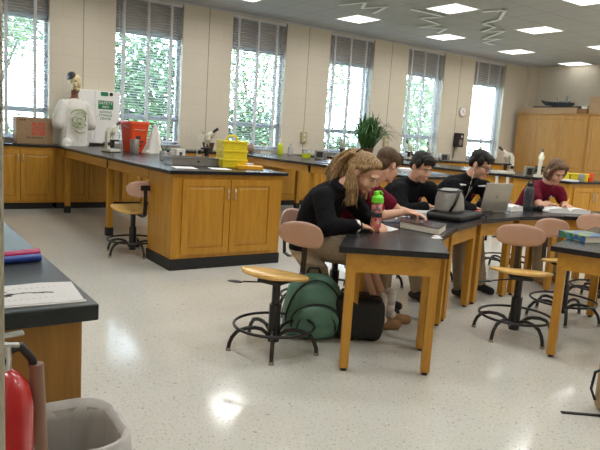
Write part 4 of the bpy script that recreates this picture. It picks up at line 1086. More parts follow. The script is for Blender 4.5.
# ------------------------------------------------------------------ on the student tables
pb = thing('drink_bottle', 'pink patterned drink bottle with a bright green lid on the nearest tables', 'bottle', (2.835, 3.146, HT))
MB().lathe([(0, 0), (.034, 0), (.037, .006), (.038, .06), (.036, .10), (.038, .13), (.038, .192), (.036, .196), (0, .196)], n=28).build('body', 'bottle_print', pb, smooth='auto')
MB().lathe([(.0372, .098), (.0388, .100), (.0390, .128), (.0382, .130)], n=28).build('grip_band', 'smoke', pb, smooth=True)
ld = MB().lathe([(0, .197), (.042, .197), (.043, .205), (.041, .232), (.030, .245), (.018, .252), (0, .252)], n=28).build('lid', 'lime', pb, smooth='auto')
b = MB(); b.box((-.012, 0, .262), (.036, .026, .03), (0, R(-14), 0)); b.build('spout_cap', 'lime', ld, bevel=.005)
MB().tube([(.030, 0, .235), (.040, 0, .262), (.018, 0, .278), (0, 0, .27)], .005, 8).build('carry_loop', 'lime', ld, smooth=True)
paper('paper_sheet', [(2.84, 3.24), (2.93, 3.10), (3.07, 3.16), (3.10, 3.36), (2.92, 3.44)], HT, 'loose white paper under the pink bottle')
def book(name, pts, z, th, label, cover, cat='book', spine_edge=0, cov=.003):
    """closed book: covers, page block, spine along edge spine_edge"""
    cx = sum(p[0] for p in pts) / 4; cy = sum(p[1] for p in pts) / 4
    q = [Vector((p[0] - cx, p[1] - cy)) for p in pts]
    t = thing(name, label, cat, (cx, cy, z))
    b = MB(); b.prism(q, 0, cov); b.build('back_cover', cover, t)
    MB().prism(q, th - cov, th).build('front_cover', cover, t)
    MB().prism([p * .965 for p in q], cov, th - cov).build('page_block', 'pages', t)
    a, c = q[spine_edge], q[(spine_edge + 1) % 4]
    MB().prism([a, c, c * .97, a * .97], 0.0005, th - .0005).build('spine', cover, t)
    return t
tb = book('textbook', [(3.185, 2.88), (3.42, 3.03), (3.36, 3.39), (3.13, 3.22)], HT, .05, 'thick textbook with dark glossy printed cover, nearest the table seam', 'cover_print', spine_edge=2)
MB().prism([(-.012, -.012), (.012, .0), (.006, .014), (-.016, .004)], .0502, .0506).build('cover_picture', 'paleblue', tb)
paper('paper_slip', [(3.035, 2.79), (3.10, 2.77), (3.12, 2.81), (3.055, 2.835)], HT, 'small white card at the edge of the nearest table', th=.003)
paper('paper_slip', [(3.12, 2.83), (3.17, 2.85), (3.15, 2.885), (3.10, 2.865)], HT, 'small white card half under the thick textbook', th=.003)
def open_book(pts, z, label, th=.03, lift=.012, cover='bluebook', marks=True, name='open_book'):
    """pts: a,b along the front edge, c,d along the back; the gutter runs from mid(ab) to mid(dc)"""
    A, B, Cc, D = [Vector((p[0], p[1])) for p in pts]; c0 = (A + B + Cc + D) / 4
    t = thing(name, label, 'book', (c0.x, c0.y, z))
    def P(u, v, zz): p = (A * (1 - u) + B * u) * (1 - v) + (D * (1 - u) + Cc * u) * v - c0; return Vector((p.x, p.y, zz))
    MB().poly([P(-.01, -.01, 0), P(1.01, -.01, 0), P(1.01, 1.01, 0), P(-.01, 1.01, 0), P(-.01, -.01, .003), P(1.01, -.01, .003), P(1.01, 1.01, .003), P(-.01, 1.01, .003)], [(0, 3, 2, 1), (4, 5, 6, 7), (0, 1, 5, 4), (1, 2, 6, 5), (2, 3, 7, 6), (3, 0, 4, 7)]).build('cover', cover, t)
    n = 16; b = MB()
    def hgt(u): 
        k = abs(u - .5) * 2; return .004 + th * (1 - .25 * k) * min(1, (k + .04) * 5) ** .5 + lift * math.sin(k * PI) * .5
    top = [[P(.01 + .98 * i / n, .01 + .98 * j, hgt(i / n)) for i in range(n + 1)] for j in (0, 1)]; bot = [[P(.01 + .98 * i / n, .01 + .98 * j, .0031) for i in range(n + 1)] for j in (0, 1)]
    b.sheet(top); b.sheet(bot); b.sheet([top[0], bot[0]]); b.sheet([top[1], bot[1]]); b.sheet([[r[0] for r in top], [r[0] for r in bot]]); b.sheet([[r[-1] for r in top], [r[-1] for r in bot]])
    bmesh.ops.remove_doubles(b.bm, verts=b.bm.verts, dist=1e-5)
    b.build('pages', 'paper', t, smooth='auto')
    if marks:
        m_ = MB()
        for s in (.08, .58):
            for r_ in range(7):
                v0 = .12 + r_ * .11
                u0, u1 = s, s + random.uniform(.24, .34)
                g0, g1 = hgt(u0) + .0012, hgt(u1) + .0012
                m_.poly([P(u0, v0, g0), P(u1, v0, g1), P(u1, v0 + .03, g1), P(u0, v0 + .03, g0)], [(0, 1, 2, 3)])
        m_.build('text_lines', M.setdefault('faint_ink', mat('faint_ink', (.55, .54, .54), .8)), t)
    return t
random.seed(4)
open_book([(3.20, 3.50), (3.41, 3.38), (3.60, 3.62), (3.40, 3.74)], HT, 'open book under the forearm of the boy in maroon', .042)
bs = thing('ring_binder', 'blue edged binder with papers in front of the smiling boy', 'binder', (3.83, 3.715, HT), R(22))
MB().bb(-.16, .16, -.12, .12, 0, .02).build('lower_cover', 'bluebook', bs, bevel=.003)
MB().bb(-.15, .15, -.11, .11, .0205, .05).build('sheets', 'paper', bs)
MB().box((0.01, .01, .054), (.29, .21, .006), (0, 0, R(6))).build('top_sheet', 'paper', bs)
# grey lunch bag lying on a black backpack
lb = thing('lunch_bag', 'grey insulated lunch bag with black trim on the curved tables', 'bag', (4.03, 3.56, HT + .055), R(22))
b = MB(); b.loft([((0, 0, 0), (.15, 0, 0), (0, .10, 0)), ((0, 0, .02), (.165, 0, 0), (0, .115, 0)), ((0, .005, .11), (.155, 0, 0), (0, .105, 0)), ((0.0, .01, .16), (.14, 0, 0), (0, .085, 0)), ((0, .01, .172), (.12, 0, 0), (0, .07, 0))], 32)
for v in b.bm.verts:
    # square the ellipse a little and dent the front
    k = max(abs(v.co.x) / .165, abs(v.co.y) / .115); r_ = math.hypot(v.co.x / .165, v.co.y / .115) + 1e-6
    f = 1 + .22 * (r_ / max(k, .01) - 1); v.co.x *= f; v.co.y *= f
    v.co.y += .012 * math.sin(v.co.x * 30) * (v.co.z / .17)
for v in b.bm.verts: v.co.z *= 1.12; v.co.x *= .97
b.build('pouch', 'grey_nylon', lb, smooth='auto')
MB().tube([(-.15, -.06, .02), (-.175, -.10, .08), (-.150, -.115, .15), (-.09, -.10, .182), (-.05, -.08, .188)], .012, 8).build('strap', 'black_nylon', lb, smooth=True)
MB().tube([(.165 * math.cos(a) * .86, .01 + .115 * math.sin(a) * .84, .180) for a in [2 * PI * k / 28 for k in range(28)]], .006, 6, True).build('zip_piping', 'black_nylon', lb, smooth=True)
bpk = thing('flat_bag', 'flat black nylon bag lying under the grey lunch bag, strap over the table edge', 'bag', (4.08, 3.56, HT), R(21))
b = MB(); b.box((0, 0, .027), (.56, .34, .054)); b.build('bag_body', 'black_nylon', bpk, bevel=.022, seg=3, smooth=True)
MB().tube([(.20, -.10, .052), (.30, -.14, .045), (.325, -.19, .012), (.325, -.205, -.05), (.322, -.205, -.20)], .010, 8).build('strap', 'black_nylon', bpk, smooth=True)
MB().box((.30, -.115, .052), (.07, .022, .012), (0, 0, R(-18))).build('pull_tab', 'orange', bpk, bevel=.003)
nb = book('notebook', [(4.46, 3.62), (4.76, 3.68), (4.72, 3.95), (4.42, 3.90)], HT, .035, 'dark closed notebook left of the laptop', 'darkcover')
paper('paper_sheet', [(4.33, 3.86), (4.52, 3.92), (4.50, 4.03), (4.31, 4.0)], HT, 'white paper between the lunch bag and the boy in glasses', th=.003)
# laptop: open, its lid's back to us
lp = thing('laptop', 'open silver laptop with its lid back facing the camera', 'laptop', (4.86, 3.75, HT), R(-10))
MB().bb(-.165, .165, .0, .235, .002, .018).build('base', 'silver', lp, bevel=.004)
k_ = MB()
for r_ in range(5):
    for c_ in range(12): k_.bb(-.14 + c_ * .0235, -.12 + c_ * .0235, .03 + r_ * .022, .047 + r_ * .022, .0181, .0195)
k_.build('keyboard', 'black_plastic', lp)
lm_ = Matrix.Translation((0, .0, .018)) @ Matrix.Rotation(R(14), 4, 'X')
l = MB(); l.prism([(-.165, 0), (.165, 0), (.165, .225), (-.165, .225)], -.004, .004, lm_ @ Matrix.Rotation(R(90), 4, 'X')); lid_ = l.build('lid', 'silver', lp, bevel=.003)
l = MB(); l.prism([(-.155, .012), (.155, .012), (.155, .215), (-.155, .215)], -.0049, -.0042, lm_ @ Matrix.Rotation(R(90), 4, 'X')); l.build('screen', M.setdefault('screen', mat('dim_screen', (.10, .12, .15), .15)), lid_)
l = MB(); l.lathe([(0, 0), (.017, 0), (.017, .0006), (0, .0006)], n=20); l.bm.transform(lm_ @ Matrix.Rotation(R(90), 4, 'X') @ Matrix.Translation((.0, .115, .0041))); l.build('round_emblem', 'grey_metal', lid_)
lp.scale = (.98, 1.0, 1.22)
# dark bottle, binders, papers to the right
fl = thing('water_bottle', 'dark smoky water bottle with a black cap in the middle of the curve', 'bottle', (5.55, 3.86, HT))
MB().lathe([(0, 0), (.046, 0), (.05, .008), (.05, .06), (.046, .09), (.05, .12), (.05, .20), (.04, .235), (.032, .245), (0, .245)], n=28).build('body', 'smoke', fl, smooth='auto')
MB().lathe([(0, .245), (.036, .245), (.037, .275), (.03, .285), (0, .285)], n=24).build('cap', 'black_plastic', fl, smooth='auto')
MB().tube([(.034, 0, .265), (.045, 0, .295), (.02, 0, .315), (-.02, 0, .312), (-.034, 0, .275)], .006, 8).build('carry_loop', 'black_plastic', fl, smooth=True)
open_book([(5.20, 3.80), (5.42, 3.82), (5.50, 4.06), (5.24, 4.08)], HT, 'white open binder behind the laptop, left of the dark bottle', .05, cover='white_plastic', name='open_binder')
open_book([(5.63, 3.66), (6.05, 3.46), (6.15, 3.66), (5.73, 3.86)], HT, 'long white open binder in front of the girl in the maroon polo', .045, cover='white_plastic', name='open_binder')
pc = thing('pencil_case', 'black pencil pouch right of the dark bottle', 'pouch', (5.68, 3.84, HT), R(60))
b = MB(); b.box((0, 0, .03), (.20, .07, .06)); b.build('pouch', 'black_nylon', pc, bevel=.02, seg=3, smooth=True); MB().bb(-.085, .085, -.004, .004, .0595, .064).build('zip', 'grey_metal', pc)
b = MB(); b.loft([((0, 0, 0.001), (.06, 0, 0), (0, .04, 0)), ((0, 0, .02), (.065, 0, 0), (0, .045, 0)), ((0, 0, .035), (.045, 0, 0), (0, .03, 0))]); o = b.build('crumpled_tissue', 'paper', smooth=True, loc=(5.66, 3.70, HT)); tag(o, 'crumpled white tissue in front of the black pencil pouch', 'tissue')
book('notebook', [(6.13, 3.40), (6.29, 3.32), (6.36, 3.47), (6.20, 3.55)], HT, .02, 'thin dark notebook at the right end of the long binder', 'darkcover')
paper('paper_pile', [(6.46, 3.36), (6.70, 3.18), (6.82, 3.32), (6.58, 3.50)], HT, 'loose white papers at the right edge on the last curved table', th=.006)
book('textbook', [(4.10, 2.36), (4.33, 2.29), (4.41, 2.55), (4.18, 2.62)], HT, .045, 'book with a blue and green printed cover on the separate right table', 'earth_print', spine_edge=3)

# ------------------------------------------------------------------ bags on the floor
gp = thing('backpack', 'green backpack with black piping on the floor beside the empty stool', 'backpack', (2.515, 3.37, 0), R(-26))
gp.scale = (1.1, 1.05, 1.03)
b = MB()
b.loft([((0, 0, .005), (.17, 0, 0), (0, .10, 0)), ((0, 0, .04), (.195, 0, 0), (0, .125, 0)), ((0, 0, .22), (.19, 0, 0), (0, .12, 0)), ((0, .01, .34), (.165, 0, 0), (0, .10, 0)), ((0, .02, .40), (.11, 0, 0), (0, .07, 0)), ((0, .025, .42), (.05, 0, 0), (0, .03, 0))], 36)
for v in b.bm.verts:
    k = max(abs(v.co.x) / .195, abs(v.co.y) / .125); r_ = math.hypot(v.co.x / .195, v.co.y / .125) + 1e-6
    f = 1 + .25 * (r_ / max(k, .01) - 1); v.co.x *= f; v.co.y *= f
b.build('main_compartment', 'teal', gp, smooth=True)
b = MB(); b.ell((.0, -.125, .135), (.15, .055, .115)); b.ell((0, -.128, .10), (.145, .05, .085)); b.build('front_pocket', 'teal', gp, smooth=True)
b = MB(); b.tube([(.158 * math.cos(R(a)), -.128 - .012, .135 + .12 * math.sin(R(a))) for a in range(-20, 201, 12)], .006, 6)
b.tube([(.12 * math.cos(R(a)), -.160, .10 + .11 * math.sin(R(a))) for a in range(-10, 191, 12)], .005, 6)
b.tube([(.185 * math.cos(R(a)), -.075, .10 + .30 * math.sin(R(a))) for a in range(0, 181, 10)], .006, 6)
b.tube([(.19 * math.cos(R(a)), .05, .10 + .31 * math.sin(R(a))) for a in range(0, 181, 10)], .006, 6); b.build('piping', 'black_nylon', gp, smooth=True)
MB().tube([(-.05, .05, .40), (-.03, .055, .455), (.03, .055, .455), (.05, .05, .40)], .009, 8).build('grab_handle', 'black_nylon', gp, smooth=True)
for s in (-1, 1): MB().tube([(s * .07, .08, .40), (s * .10, .15, .33), (s * .12, .165, .2), (s * .15, .13, .07)], .016, 8).build('shoulder_strap', 'black_nylon', gp, smooth=True)
bb_ = thing('sports_bag', 'soft black bag on the floor under the nearest table', 'bag', (2.78, 3.20, 0), R(-36))
b = MB(); b.box((0, 0, .15), (.34, .20, .30))
bmesh.ops.subdivide_edges(b.bm, edges=b.bm.edges, cuts=3, use_grid_fill=True)
for v in b.bm.verts: v.co.x *= 1 + .12 * math.sin(v.co.z * 9); v.co.y *= 1.05 - .5 * max(0, v.co.z - .12)
b.build('bag_body', 'black_nylon', bb_, bevel=.05, seg=3, smooth=True)
MB().tube([(-.08, -.06, .285), (-.06, -.065, .34), (.06, -.065, .34), (.08, -.06, .285)], .009, 8).build('handle', 'black_nylon', bb_, smooth=True)

# ------------------------------------------------------------------ people
V3 = lambda p: Vector(p)
def hand(mb, w_, d, pn, side, s=1.0, curl=.5):
    """w_: wrist, d: towards the fingertips, pn: back-of-hand normal, side: +1 thumb on d x pn side"""
    d = Vector(d).normalized(); pn = Vector(pn); pn = (pn - d * pn.dot(d)).normalized(); sd = d.cross(pn) * side
    w_ = Vector(w_); rot = Matrix((sd, d, pn)).transposed()
    mb.ell(w_ + d * .048 * s, (.039 * s, .052 * s, .015 * s), rot); mb.caps([w_ - d * .02, w_ + d * .02], [.027 * s, .025 * s])
    for i, (off, L) in enumerate(((.030, .92), (.010, 1.0), (-.010, .95), (-.029, .78))):
        b0 = w_ + d * .085 * s + sd * off * s; c_ = curl * (1 + .12 * i)
        m1 = b0 + (d * math.cos(c_ * .6) - pn * math.sin(c_ * .6)) * .040 * L * s
        m2 = m1 + (d * math.cos(c_ * 1.5) - pn * math.sin(c_ * 1.5)) * .026 * L * s
        m3 = m2 + (d * math.cos(c_ * 2.3) - pn * math.sin(c_ * 2.3)) * .020 * L * s
        mb.caps([w_ + d * .05 * s + sd * off * .8 * s, b0, m1, m2, m3], [.010 * s, .0095 * s, .0088 * s, .0080 * s, .0072 * s], 1, 8)
    t0 = w_ + d * .022 * s + sd * .026 * s; t1 = t0 + (d * .026 + sd * .024 - pn * .008) * s; t2 = t1 + (d * .030 + sd * .004 - pn * .012) * s
    mb.caps([t0, t1, t2], [.014 * s, .0115 * s, .009 * s], 1, 8)
def person(label, J, hair='hair_dark', skin='skin', top='black_cloth', sleeve=1.0, bottom='khaki', legs='trousers', hair_fn=None, girth=1.0, smile=0, shoes='suede', hand_s=1.0, curlL=.6, curlR=.6, glasses=False, collar=None, hscale=1.0):
    O = Vector((J['hip'][0], J['hip'][1], 0)); L = {k: (Vector(v) - O if k not in ('face', 'hdR', 'hdL', 'tilt') else Vector(v)) for k, v in J.items() if k != 'tiltang'}
    t = thing('person', label, 'person', O)
    hip, neck = L['hip'], L['neck']; spine = (neck - hip); sl = spine.length; sn = spine.normalized()
    lat = (L['shL'] - L['shR']); lat = (lat - sn * lat.dot(sn)).normalized()           # towards the person's left
    fw = lat.cross(sn).normalized()                                                    # chest forward
    hl = Vector(J.get('hiplat', tuple(lat))); hl.z = 0; hl.normalize(); hfw = Vector((hl.y, -hl.x, 0))
    if hfw.dot(fw) < 0: hfw = -hfw
    sag = lambda k: hip + spine * k - fw * (.045 * math.sin(PI * min(1, max(0, k))))
    g = girth
    def torso(mb, e):
        mb.loft([(hip - Vector((0, 0, .085)), hl * (.12 + e), hfw * (.10 + e)), (hip - Vector((0, 0, .03)), hl * (.165 * g + e), hfw * (.115 * g + e)), (sag(.12), (hl * .5 + lat * .5).normalized() * (.155 * g + e), fw * (.108 * g + e)), (sag(.38), lat * (.138 * g + e), fw * (.098 * g + e)), (sag(.62), lat * (.152 * g + e), fw * (.108 * g + e)), (sag(.82), lat * (.158 + e), fw * (.098 * g + e)), (sag(.93), lat * (.125 + e), fw * (.075 + e)), (sag(1.0), lat * (.062 + e), fw * (.058 + e))], 24)
    up = Vector((0, 0, 1)); f = Vector(J['face']).normalized(); rgt = f.cross(up).normalized()
    if 'tiltang' in J: rgt = Quaternion(f, J['tiltang']) @ rgt
    hu = rgt.cross(f).normalized(); HR = Matrix((rgt, f, hu)).transposed(); Hc = L['head']
    hp = lambda x, y, z: Hc + HR @ (Vector((x, y, z)) * hscale)
    body = MB(); torso(body, -.012)
    # neck and head
    body.caps([sag(.95), hp(0, -.025, -.06)], [.060, .052])
    body.ell(hp(0, -.012, .035), (.074, .094, .084), HR); body.ell(hp(0, .028, -.042), (.057, .066, .076), HR); body.ell(hp(0, .068, -.098), (.029, .025, .021), HR)
    body.ell(hp(0, .02, -.075), (.050, .055, .042), HR)
    body.caps([hp(0, .084, .008), hp(0, .103, -.034)], [.008, .0115]); body.ell(hp(.011, .094, -.037), (.009, .009, .007), HR); body.ell(hp(-.011, .094, -.037), (.009, .009, .007), HR)
    body.ell(hp(0, .076, .024), (.056, .015, .011), HR)
    for s in (-1, 1):
        body.ell(hp(s * .034, .062, -.035), (.028, .026, .03), HR)
        er = HR @ Matrix.Rotation(s * R(18), 3, 'Z'); body.ell(hp(s * .077, -.012, -.008), (.010, .021, .031), er)
    body.ell(hp(0, .088, -.066), (.023, .010, .006), HR); body.ell(hp(0, .086, -.077), (.020, .010, .007), HR)
    for s in ('R', 'L'):
        sh, el, wr = L['sh' + s], L['el' + s], L['wr' + s]
        body.caps([sag(.86), sh, sh.lerp(el, .5), el, el.lerp(wr, .35), wr], [.055, .050, .043, .038, .036, .025])
        hand(body, wr, J['hd' + s], J.get('pn' + s, (0, 0, 1)), 1 if s == 'L' else -1, hand_s, curlL if s == 'L' else curlR)
        hp_, kn, an = hip + hl * (.085 if s == 'L' else -.085) * g, L['kn' + s], L['an' + s]
        body.caps([hp_, hp_.lerp(kn, .5), kn, kn.lerp(an, .3), an], [.074 * g, .063 * g, .050, .048, .031])
        to = L['to' + s]; body.caps([an - Vector((0, 0, .03)), an.lerp(to, .4) - Vector((0, 0, .035)), to], [.030, .030, .026])
    b_ = remeshed(body, 'body', skin, t, .0065, 5)
    # clothes
    T = MB(); torso(T, .026 if sleeve >= 1 else .016)
    T.loft([(sag(.95), lat * .085, fw * .075), (sag(1.0) + sn * (.045 if sleeve >= 1 else .022), lat * .066, fw * .062)], 20)
    for s in ('R', 'L'):
        sh, el, wr = L['sh' + s], L['el' + s], L['wr' + s]
        if sleeve >= 1: T.caps([sag(.84), sh, sh.lerp(el, .5), el, el.lerp(wr, .4), wr.lerp(el, .10)], [.076, .074, .069, .064, .058, .046])
        else: T.caps([sag(.84), sh, sh.lerp(el, sleeve)], [.070, .066, .064])
    # keep the head and neck opening clear
    top_o = remeshed(T, 'shirt' if sleeve < 1 else 'jacket', top, t, .009, 4, .006, hip.x * 7)
    if legs == 'skirt':
        S = MB()
        S.loft([(hip + Vector((0, 0, .03)), hl * (.165 * g), hfw * .125), (hip - Vector((0, 0, .05)), hl * .19 * g, hfw * .15)], 20)
        for s in ('R', 'L'):
            hp_, kn = hip + hl * (.085 if s == 'L' else -.085) * g, L['kn' + s]; S.caps([hp_, hp_.lerp(kn, .5), hp_.lerp(kn, .93)], [.108, .092, .080])
        kk = (L['knR'] + L['knL']) / 2; S.loft([(hip - Vector((0, 0, .03)), hl * .17, Vector((0, 0, .10))), (hip.lerp(kk, .55), hl * .15, Vector((0, 0, .085))), (hip.lerp(kk, .93), hl * .13, Vector((0, 0, .075)))], 20)
        S.loft([(hip - Vector((0, 0, .03)) - hl * .13 , hl * .05, hfw * .10), (hip - hl * .20 + hfw * .12 - Vector((0, 0, .10)), hl * .035, hfw * .13), (hip - hl * .17 + hfw * .20 - Vector((0, 0, .26)), hl * .02, hfw * .08)], 16)
        remeshed(S, 'skirt', bottom, t, .010, 4, .006)
    else:
        S = MB(); S.loft([(hip + Vector((0, 0, .05)), hl * (.155 * g), hfw * .115), (hip - Vector((0, 0, .08)), hl * .165 * g, hfw * .125)], 20)
        for s in ('R', 'L'):
            hp_, kn, an = hip + hl * (.085 if s == 'L' else -.085) * g, L['kn' + s], L['an' + s]
            S.caps([hp_, hp_.lerp(kn, .5), kn, kn.lerp(an, .5), an + Vector((0, 0, .015))], [.098 * g, .083, .070, .064, .056])
        remeshed(S, 'trousers', bottom, t, .010, 4, .006)
    for s in ('R', 'L'):
        an, to = L['an' + s], L['to' + s]; dd = (to - an); dd.z = 0; dd.normalize(); heel = an - dd * .045
        q = MB(); q.caps([Vector((heel.x, heel.y, .040)), Vector((an.x, an.y, .046)) + dd * .05, Vector((to.x, to.y, .036))], [.036, .039, .036]); q.caps([Vector((heel.x, heel.y, .03)) + dd * .1, Vector((to.x, to.y, .03))], [.032, .036])
        for v in q.bm.verts: v.co.z = max(v.co.z, .004)
        so = remeshed(q, 'shoe', shoes, t, .007, 3)
        if legs == 'skirt': MB().caps([an + Vector((0, 0, .15)), an + Vector((0, 0, .07)), an, an - Vector((0, 0, .02)) + dd * .02], [.046, .042, .040, .040]).build('sock', 'sock', t, smooth=True)
    # face details
    for s in (-1, 1):
        e = MB().ell(hp(s * .031, .083, .002), (.0125, .0075, .0075), HR, 2).build('eye', 'eye', t, smooth=True)
        MB().ell(hp(s * .031, .0885, -.0005), (.0055, .0035, .0055), HR, 2).build('iris', 'iris', e, smooth=True)
        MB().tube([hp(s * .016, .0885, .022), hp(s * .032, .0895, .027), hp(s * .048, .081, .022)], [.0028, .0034, .0022], 6).build('eyebrow', hair, t, smooth=True)
        MB().tube([hp(s * .018, .0895, .0075), hp(s * .031, .0915, .0095), hp(s * .045, .0835, .006)], [.0016, .0022, .0014], 6).build('eyelid', M['iris'], t, smooth=True)
    zc = .004 * smile
    MB().tube([hp(-.026, .0835, -.072 + zc * 2), hp(-.012, .0955, -.0725), hp(0, .098, -.072), hp(.012, .0955, -.0725), hp(.026, .0835, -.072 + zc * 2)], [.0025, .0048, .0055, .0048, .0025], 8).build('mouth', 'lip' if smile < 1 else 'lip', t, smooth=True)
    if glasses:
        G = MB()
        for s in (-1, 1):
            G.tube([hp(s * .033 + .024 * math.cos(a), .101 - .006 * abs(math.cos(a)), .0 + .017 * math.sin(a)) for a in [2 * PI * k / 16 for k in range(16)]], .0022, 6, True)
            G.tube([hp(s * .056, .095, .006), hp(s * .075, .055, .008), hp(s * .079, .0, .006)], .0022, 6)
        G.tube([hp(-.010, .103, .004), hp(0, .106, .006), hp(.010, .103, .004)], .0022, 6); G.build('eyeglasses', 'black_plastic', t)
    if hair_fn: hair_fn(t, hp, HR, hair, L)
    return t, hp, HR, L, sag, lat, fw, sn
def short_hair(t, hp, HR, hm, L, full=1.0):
    b = MB()
    b.ell(hp(0, -.028, .048), (.084, .097, .088 * full), HR); b.ell(hp(0, .030, .092), (.066, .056, .036 * full), HR)
    b.ell(hp(0, -.068, -.005), (.070, .052, .062), HR)
    for s in (-1, 1): b.ell(hp(s * .070, .012, .042), (.016, .038, .040), HR); b.ell(hp(s * .072, .020, .018), (.009, .014, .026), HR)
    random.seed(3)
    for k in range(26):
        a = random.uniform(-1.1, 1.1); c_ = hp(.062 * math.sin(a), .055 + .022 * math.cos(a), .088 + random.uniform(-.015, .015)); b.caps([c_, hp(.066 * math.sin(a) + random.uniform(-.01, .01), .074 + .014 * math.cos(a), .062 + random.uniform(-.012, .008))], [.012, .005], 1, 6)
    remeshed(b, 'hair', hm, t, .006, 2, .007, 4)
def bob_hair(t, hp, HR, hm, L):
    b = MB(); b.ell(hp(0, -.025, .045), (.088, .100, .090), HR); b.ell(hp(0, .030, .090), (.068, .055, .034), HR); b.ell(hp(0, -.060, -.035), (.082, .065, .075), HR)
    for s in (-1, 1): b.caps([hp(s * .060, .045, .075), hp(s * .082, .030, .02), hp(s * .082, .022, -.055), hp(s * .070, .030, -.090)], [.024, .021, .021, .012])
    for k in range(12):
        a = R(-120 + k * 22); b.caps([hp(.078 * math.sin(a), -.03 - .072 * math.cos(a), -.04), hp(.076 * math.sin(a), -.028 - .070 * math.cos(a), -.105)], [.022, .008], 1, 8)
    remeshed(b, 'hair', hm, t, .006, 3, .006, 9)
def long_hair(t, hp, HR, hm, L):
    b = MB(); b.ell(hp(0, -.028, .046), (.087, .100, .090), HR); b.ell(hp(0, .020, .090), (.066, .056, .034), HR); b.ell(hp(0, -.075, .01), (.082, .062, .075), HR)
    for s in (-1, 1): b.caps([hp(s * .050, .046, .080), hp(s * .072, .020, .050), hp(s * .078, -.025, .03)], [.015, .014, .02])
    up = Vector((0, 0, 1)); k0 = hp(0, -.105, .075)
    b.ell(k0, (.036, .036, .036))
    neck = L['neck']; back = HR @ Vector((0, -1, 0)); back.z = 0; back.normalize(); rg = HR @ Vector((1, 0, 0))
    random.seed(21)
    b.caps([k0, k0 + back * .06 - up * .004, k0 + back * .115 - up * .06, k0 + back * .15 - up * .13, k0 + back * .165 - up * .20], [.034, .042, .040, .032, .012])
    q0 = hp(.066, -.055, .0); b.caps([q0, q0 - up * .08 + rg * .008, q0 - up * .15, q0 - up * .22], [.030, .028, .024, .008])
    # high ponytail falling down the back
    for k in range(95):
        j = Vector((random.gauss(0, .026), random.gauss(0, .026), random.gauss(0, .012))); wv = .006 * math.sin(k * 1.7)
        p = [k0 + j * .3, k0 + back * .06 + up * .006 + j * .7, k0 + back * .12 - up * .05 + j * 1.1, k0 + back * .16 - up * .13 + j * 1.4 + rg * wv, k0 + back * (.17 + random.uniform(-.03, .03)) - up * (.19 + random.uniform(0, .07)) + j * 1.8 - rg * wv]
        b.caps(p, [.011, .012, .010, .007, .003], 1, 6)
    # loose wavy lock falling behind the near ear
    for k in range(70):
        j = Vector((random.gauss(0, .017), random.gauss(0, .017), 0)); s0 = hp(.070, -.055 + random.uniform(-.03, .02), .0)
        p = [s0, s0 - up * .06 + rg * .010 + j * .6, s0 - up * .13 + rg * .008 + j + Vector((.009 * math.sin(k), .009 * math.cos(k), 0)), s0 - up * .19 + j * 1.2 - Vector((.008 * math.sin(k), .008 * math.cos(k), 0)), s0 - up * (.23 + random.uniform(0, .05)) + j * 1.3]
        b.caps(p, [.010, .010, .008, .006, .003], 1, 6)
    for k in range(20):
        j = Vector((random.gauss(0, .015), random.gauss(0, .015), 0)); s0 = hp(-.074, -.03, -.01); b.caps([s0, s0 - up * .09 + j, s0 - up * .2 + j * 1.3], [.013, .011, .003], 1, 6)
    o = remeshed(b, 'hair', hm, t, .005, 4, .003, 2)
    MB().tube([k0 + HR @ Vector((.030 * math.cos(a), -.008, .030 * math.sin(a))) for a in [2 * PI * k / 16 for k in range(16)]], .008, 6, True).build('hair_tie', 'black_cloth', o, smooth=True)

# long-haired girl leaning over the nearest table seam
p1 = person('long-haired girl in black jacket and khaki skirt, leaning over beside the pink bottle',
       dict(hip=(2.70, 3.72, .585), neck=(2.655, 3.36, 1.045), head=(2.795, 3.255, 1.160), face=(.27, -.80, -.52), shR=(2.505, 3.335, .975), shL=(2.815, 3.465, .985), hiplat=(.75, .40, 0),
            elR=(2.46, 3.19, .80), wrR=(2.665, 3.115, .815), hdR=(.80, -.02, -.10), elL=(2.95, 3.36, .82), wrL=(2.90, 3.20, .81), hdL=(-.3, -.9, -.1), pnR=(.1, -.2, 1),
            knR=(2.87, 3.36, .545), knL=(3.00, 3.44, .55), anR=(3.055, 3.26, .09), anL=(3.22, 3.34, .09), toR=(3.19, 3.215, .035), toL=(3.36, 3.28, .035)),
       hair='hair_blond', skin='skin2', top='black_cloth', legs='skirt', hair_fn=long_hair, girth=1.05, hand_s=.95, hscale=1.08)
wr_, el_ = p1[3]['wrR'], p1[3]['elR']; MB().cone(wr_.lerp(el_, .02), wr_.lerp(el_, .12), .040, .046, 16).build('cuff', 'white', p1[0], smooth='auto')
# boy in maroon, half turned away, forearm on the open book
person('boy in a maroon shirt turned half away, forearm resting on the open book',
       dict(hip=(3.08, 3.90, .575), neck=(3.155, 3.60, 1.045), head=(3.27, 3.545, 1.20), face=(.88, .05, -.36), shR=(3.02, 3.49, .985), shL=(3.29, 3.70, .985), hiplat=(.7, .5, 0),
            elR=(3.12, 3.39, .835), wrR=(3.31, 3.35, .865), hdR=(.95, -.1, -.22), elL=(3.46, 3.58, .84), wrL=(3.42, 3.40, .85), hdL=(.4, -.8, -.1),
            knR=(3.22, 3.50, .57), knL=(3.36, 3.60, .57), anR=(3.30, 3.52, .09), anL=(3.46, 3.66, .09), toR=(3.40, 3.45, .035), toL=(3.56, 3.59, .035)),
       hair='hair_brown', skin='skin2', top='maroon', sleeve=.62, bottom='khaki', hair_fn=short_hair, shoes='black_nylon', curlR=.9)
